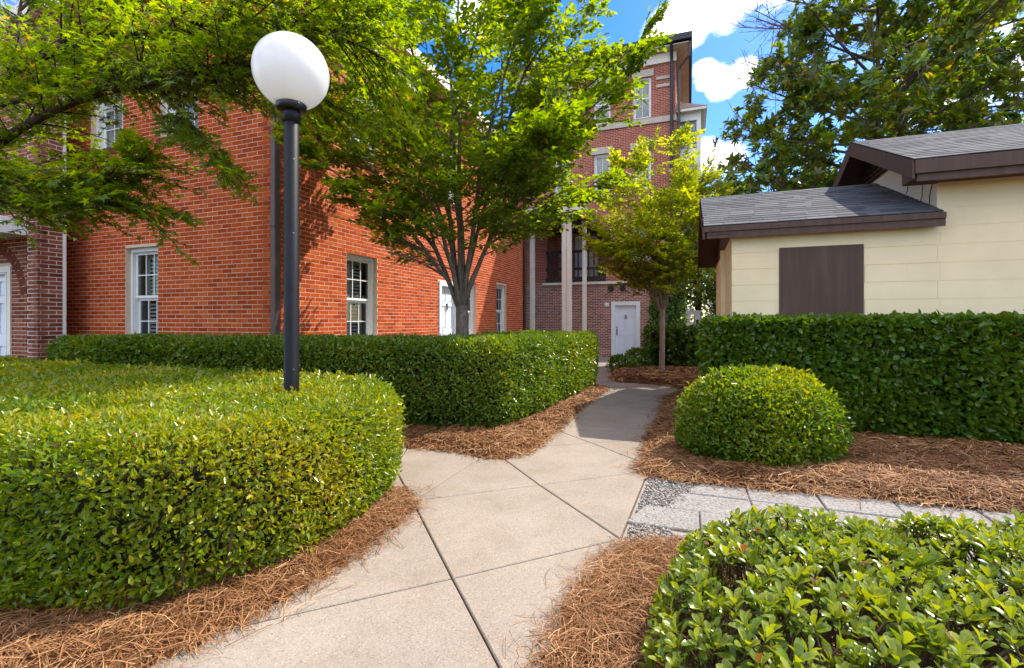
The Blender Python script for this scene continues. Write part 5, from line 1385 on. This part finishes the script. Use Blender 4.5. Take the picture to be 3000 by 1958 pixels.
# climbing ivy on the far brick corner
iv_b = (6.0, 18.1, gz(18)); iv = empty('ivy', iv_b); tag(iv, 'dark climbing ivy bush against the corner of the far brick building', 'ivy')
L_ = Leaves(); n = 4200
u = rng.uniform(1.0, 2.3, n); z = rng.random(n) ** 1.3 * 3.4; wd_ = 0.15 + 0.55 * np.exp(-((z - 0.9) / 1.0) ** 2)
p2 = np.array([loc(FB, a, -b_) for a, b_ in zip(u, rng.random(n) * wd_)])
P = np.column_stack([p2, z + gz(18)])
L_.add(P, rnd_dirs(n) - UP * 0.6, np.array([-E2[0], -E2[1], 0.4]) + rng.normal(0, 0.5, (n, 3)), 0.11 * rng.uniform(0.6, 1.3, n), np.clip(rng.normal(0.3, 0.2, n), 0, 1))
L_.build('foliage', 'round', 'privet_leaf', iv, iv_b, 0)
st_ = MB()
for k in range(6):
    a, b2 = loc(FB, 1.1 + k * 0.2, -0.1), loc(FB, 1.0 + k * 0.25, -0.06)
    st_.tube([(a[0] - iv_b[0], a[1] - iv_b[1], -0.05), (b2[0] - iv_b[0], b2[1] - iv_b[1], 1.2), (a[0] - iv_b[0], a[1] - iv_b[1], 2.6)], [0.03, 0.02, 0.008], 6)
st_.build('stem', 'bark_dark', iv)

# ---------- whorled shrub in the near right corner
sp = [(.34, .85), (.37, 1.35), (.53, 1.85), (.76, 2.25), (1.15, 2.42), (1.8, 2.36), (2.6, 2.26), (3.6, 2.1), (3.8, 1.2), (3.0, .6), (1.0, .55)]
SPoly = ccw(chaikin(sp, 2)); sb_ = (1.6, 1.7, 0.0)
shrub = empty('leafy_shrub', sb_); tag(shrub, 'low shrub with whorls of glossy rounded leaves in the near right corner', 'shrub')
def sh_h(Q):
    d = edge_dist(Q, SPoly); s = np.clip(d / 0.34, 0, 1); s = np.sqrt(1 - (1 - s) ** 2)
    Q3 = np.column_stack([Q, Q[:, 0] * 0])
    return 0.05 + s * (0.345 + 0.045 * wob(Q3, 3.4, 2.0) + 0.03 * wob(Q3, 9, 5.0))
SL = Leaves(); stw = MB()
lo, hi = SPoly.min(0), SPoly.max(0)
def whorls(m, depth, size, nleaf, bright):
    Q = lo + rng.random((m, 2)) * (hi - lo); Q = Q[inside(Q, SPoly)]
    z = sh_h(Q) - rng.random(len(Q)) ** 1.5 * depth
    eps = 0.03
    gx = (sh_h(Q + [eps, 0]) - sh_h(Q - [eps, 0])) / (2 * eps); gy = (sh_h(Q + [0, eps]) - sh_h(Q - [0, eps])) / (2 * eps)
    gx, gy = np.clip(gx, -2, 2), np.clip(gy, -2, 2)
    for i in range(len(Q)):
        ax = unit(np.array([-gx[i] * 0.55, -gy[i] * 0.55, 1.0]) + rng.normal(0, 0.26, 3)); c = np.array([Q[i, 0], Q[i, 1], z[i]])
        a1 = unit(np.cross(ax, [0.7, 0.2, 0.1])); a2 = np.cross(ax, a1); k = int(rng.integers(nleaf[0], nleaf[1])); ph = np.arange(k) * 2.399 + rng.random() * 6
        el = np.linspace(0.35, 1.9, k)[:, None] + rng.normal(0, 0.12, (k, 1)); ring_ = a1 * np.cos(ph)[:, None] + a2 * np.sin(ph)[:, None]
        D_ = ring_ + ax * el; N_ = ax * 1.0 - ring_ * el * 0.7 + rng.normal(0, 0.12, (k, 3))
        s_ = size * rng.uniform(0.75, 1.2) * (1.1 - 0.28 * np.linspace(0, 1, k)) * rng.uniform(0.75, 1.15, k)
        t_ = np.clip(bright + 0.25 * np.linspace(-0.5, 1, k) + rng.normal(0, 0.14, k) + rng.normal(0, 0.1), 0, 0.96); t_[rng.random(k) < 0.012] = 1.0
        SL.add(c - ax * (np.linspace(0.03, 0, k)[:, None]), D_, N_, s_, t_, np.full(k, 1.0 if depth < 0.1 else 0.35))
        lowp = c - ax * rng.uniform(0.10, 0.2) + rng.normal(0, 0.03, 3); lowp[2] = max(lowp[2], 0.02)
        stw.tube([tuple(lowp - np.array(sb_)), tuple((lowp + c) / 2 - np.array(sb_) + rng.normal(0, 0.008, 3)), tuple(c - np.array(sb_))], [0.0045, 0.0032, 0.0026], 4, False)
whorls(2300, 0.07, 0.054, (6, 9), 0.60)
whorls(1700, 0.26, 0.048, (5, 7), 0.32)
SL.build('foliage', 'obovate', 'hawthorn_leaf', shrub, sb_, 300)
o = stw.build('twigs', 'twig', shrub); o['kind'] = 'stuff'

# ================================================================== PINE STRAW BEDS
bed('pine_straw', 'pine straw strip between the near rounded hedge and the path', [(-3.6, 1.5), (-1.9, 1.45), (-1.32, 1.66), (-1.08, 2.0), (-.92, 2.28), (-.78, 2.66), (-.66, 3.05), (-.66, 3.28), (-.78, 3.5), (-1.2, 3.6), (-1.6, 3.0), (-2.6, 2.6), (-4.2, 2.8)], 0.06, 6400, 0.14, 0.0025,
    skip=lambda Q: (Q[:, 1] > 2.9) & (Q[:, 0] < -1.3))
bed('pine_straw', 'pine straw edging under the L-shaped hedge beside the path fork', [(-5.5, 5.0), (-2.0, 4.82), (-1.05, 4.68), (-.5, 4.50), (-.12, 4.22), (.22, 4.52), (.52, 5.42), (1.0, 6.85), (1.62, 8.35), (1.80, 9.0), (1.4, 9.6), (.3, 8.8), (-.9, 6.5), (-5.6, 6.6)], 0.07, 2600, 0.12, 0.0036,
    skip=lambda Q: (Q[:, 1] > 5.6) & (Q[:, 0] < (Q[:, 1] - 5.6) * 0.42 - 0.05))
bed('pine_straw', 'wide pine straw bed under the round shrub and tall hedge', [(1.02, 3.86), (1.42, 3.68), (2.04, 3.48), (3.4, 3.10), (5.2, 2.5), (5.6, 4.4), (4.0, 5.4), (3.0, 6.2), (3.3, 8.3), (2.6, 8.0), (2.10, 6.5), (1.52, 5.25), (1.27, 4.5), (1.08, 4.05)], 0.07, 4300, 0.15, 0.0034,
    skip=lambda Q: (((Q[:, 0] - 2.24) / 0.7) ** 2 + ((Q[:, 1] - 4.33) / 0.5) ** 2 < 1) | inside(Q, np.array([hl(0.1, 0.12), hl(4.3, 0.36), hl(4.3, 1.5), hl(0.1, 1.5)])))
bed('pine_straw', 'pine straw spilling onto the path from under the near right shrub', [(.05, 1.2), (.10, 1.72), (.22, 2.08), (.42, 2.42), (.62, 2.66), (.80, 2.68), (1.25, 2.70), (1.6, 2.6), (1.5, 1.6), (1.2, .7), (.3, .6)], 0.06, 7500, 0.13, 0.0024,
    skip=lambda Q: (Q[:, 0] > 1.15) & (Q[:, 1] < 2.3))
bed('pine_straw', 'pine straw mound around the trunk of the small tree', [(2.10, 10.0), (2.6, 9.75), (3.2, 9.1), (3.1, 8.3), (3.6, 8.0), (5.6, 9.0), (6.0, 12.6), (3.6, 13.2), (2.7, 12.8), (2.45, 11.4)], 0.11, 900, 0.16, 0.005)
# a few stray needles on the concrete

# a curled dry leaf lying on the straw
dl = empty('dry_leaf', (2.72, 4.02, 0.085)); tag(dl, 'curled pale dry leaf lying on the straw right of the round shrub', 'leaf')
q = MB(); vs = []; fs = []
for k in range(7):
    t = k / 6; wd = 0.022 * math.sin(math.pi * (0.1 + 0.85 * t)); z = 0.03 * math.sin(math.pi * t) + 0.004
    vs += [(-0.05 + 0.10 * t, -wd, z + 0.006), (-0.05 + 0.10 * t, 0, z), (-0.05 + 0.10 * t, wd, z + 0.006)]
for k in range(6): fs += [(3 * k, 3 * k + 1, 3 * k + 4, 3 * k + 3), (3 * k + 1, 3 * k + 2, 3 * k + 5, 3 * k + 4)]
q.add(vs, fs).build('blade', 'stone_trim', dl)
MB().tube([(-0.05, 0, 0.005), (-0.075, 0.006, -0.004), (-0.085, 0.01, -0.02)], [0.0022, 0.002, 0.0016], 5).build('stalk', 'twig', dl)
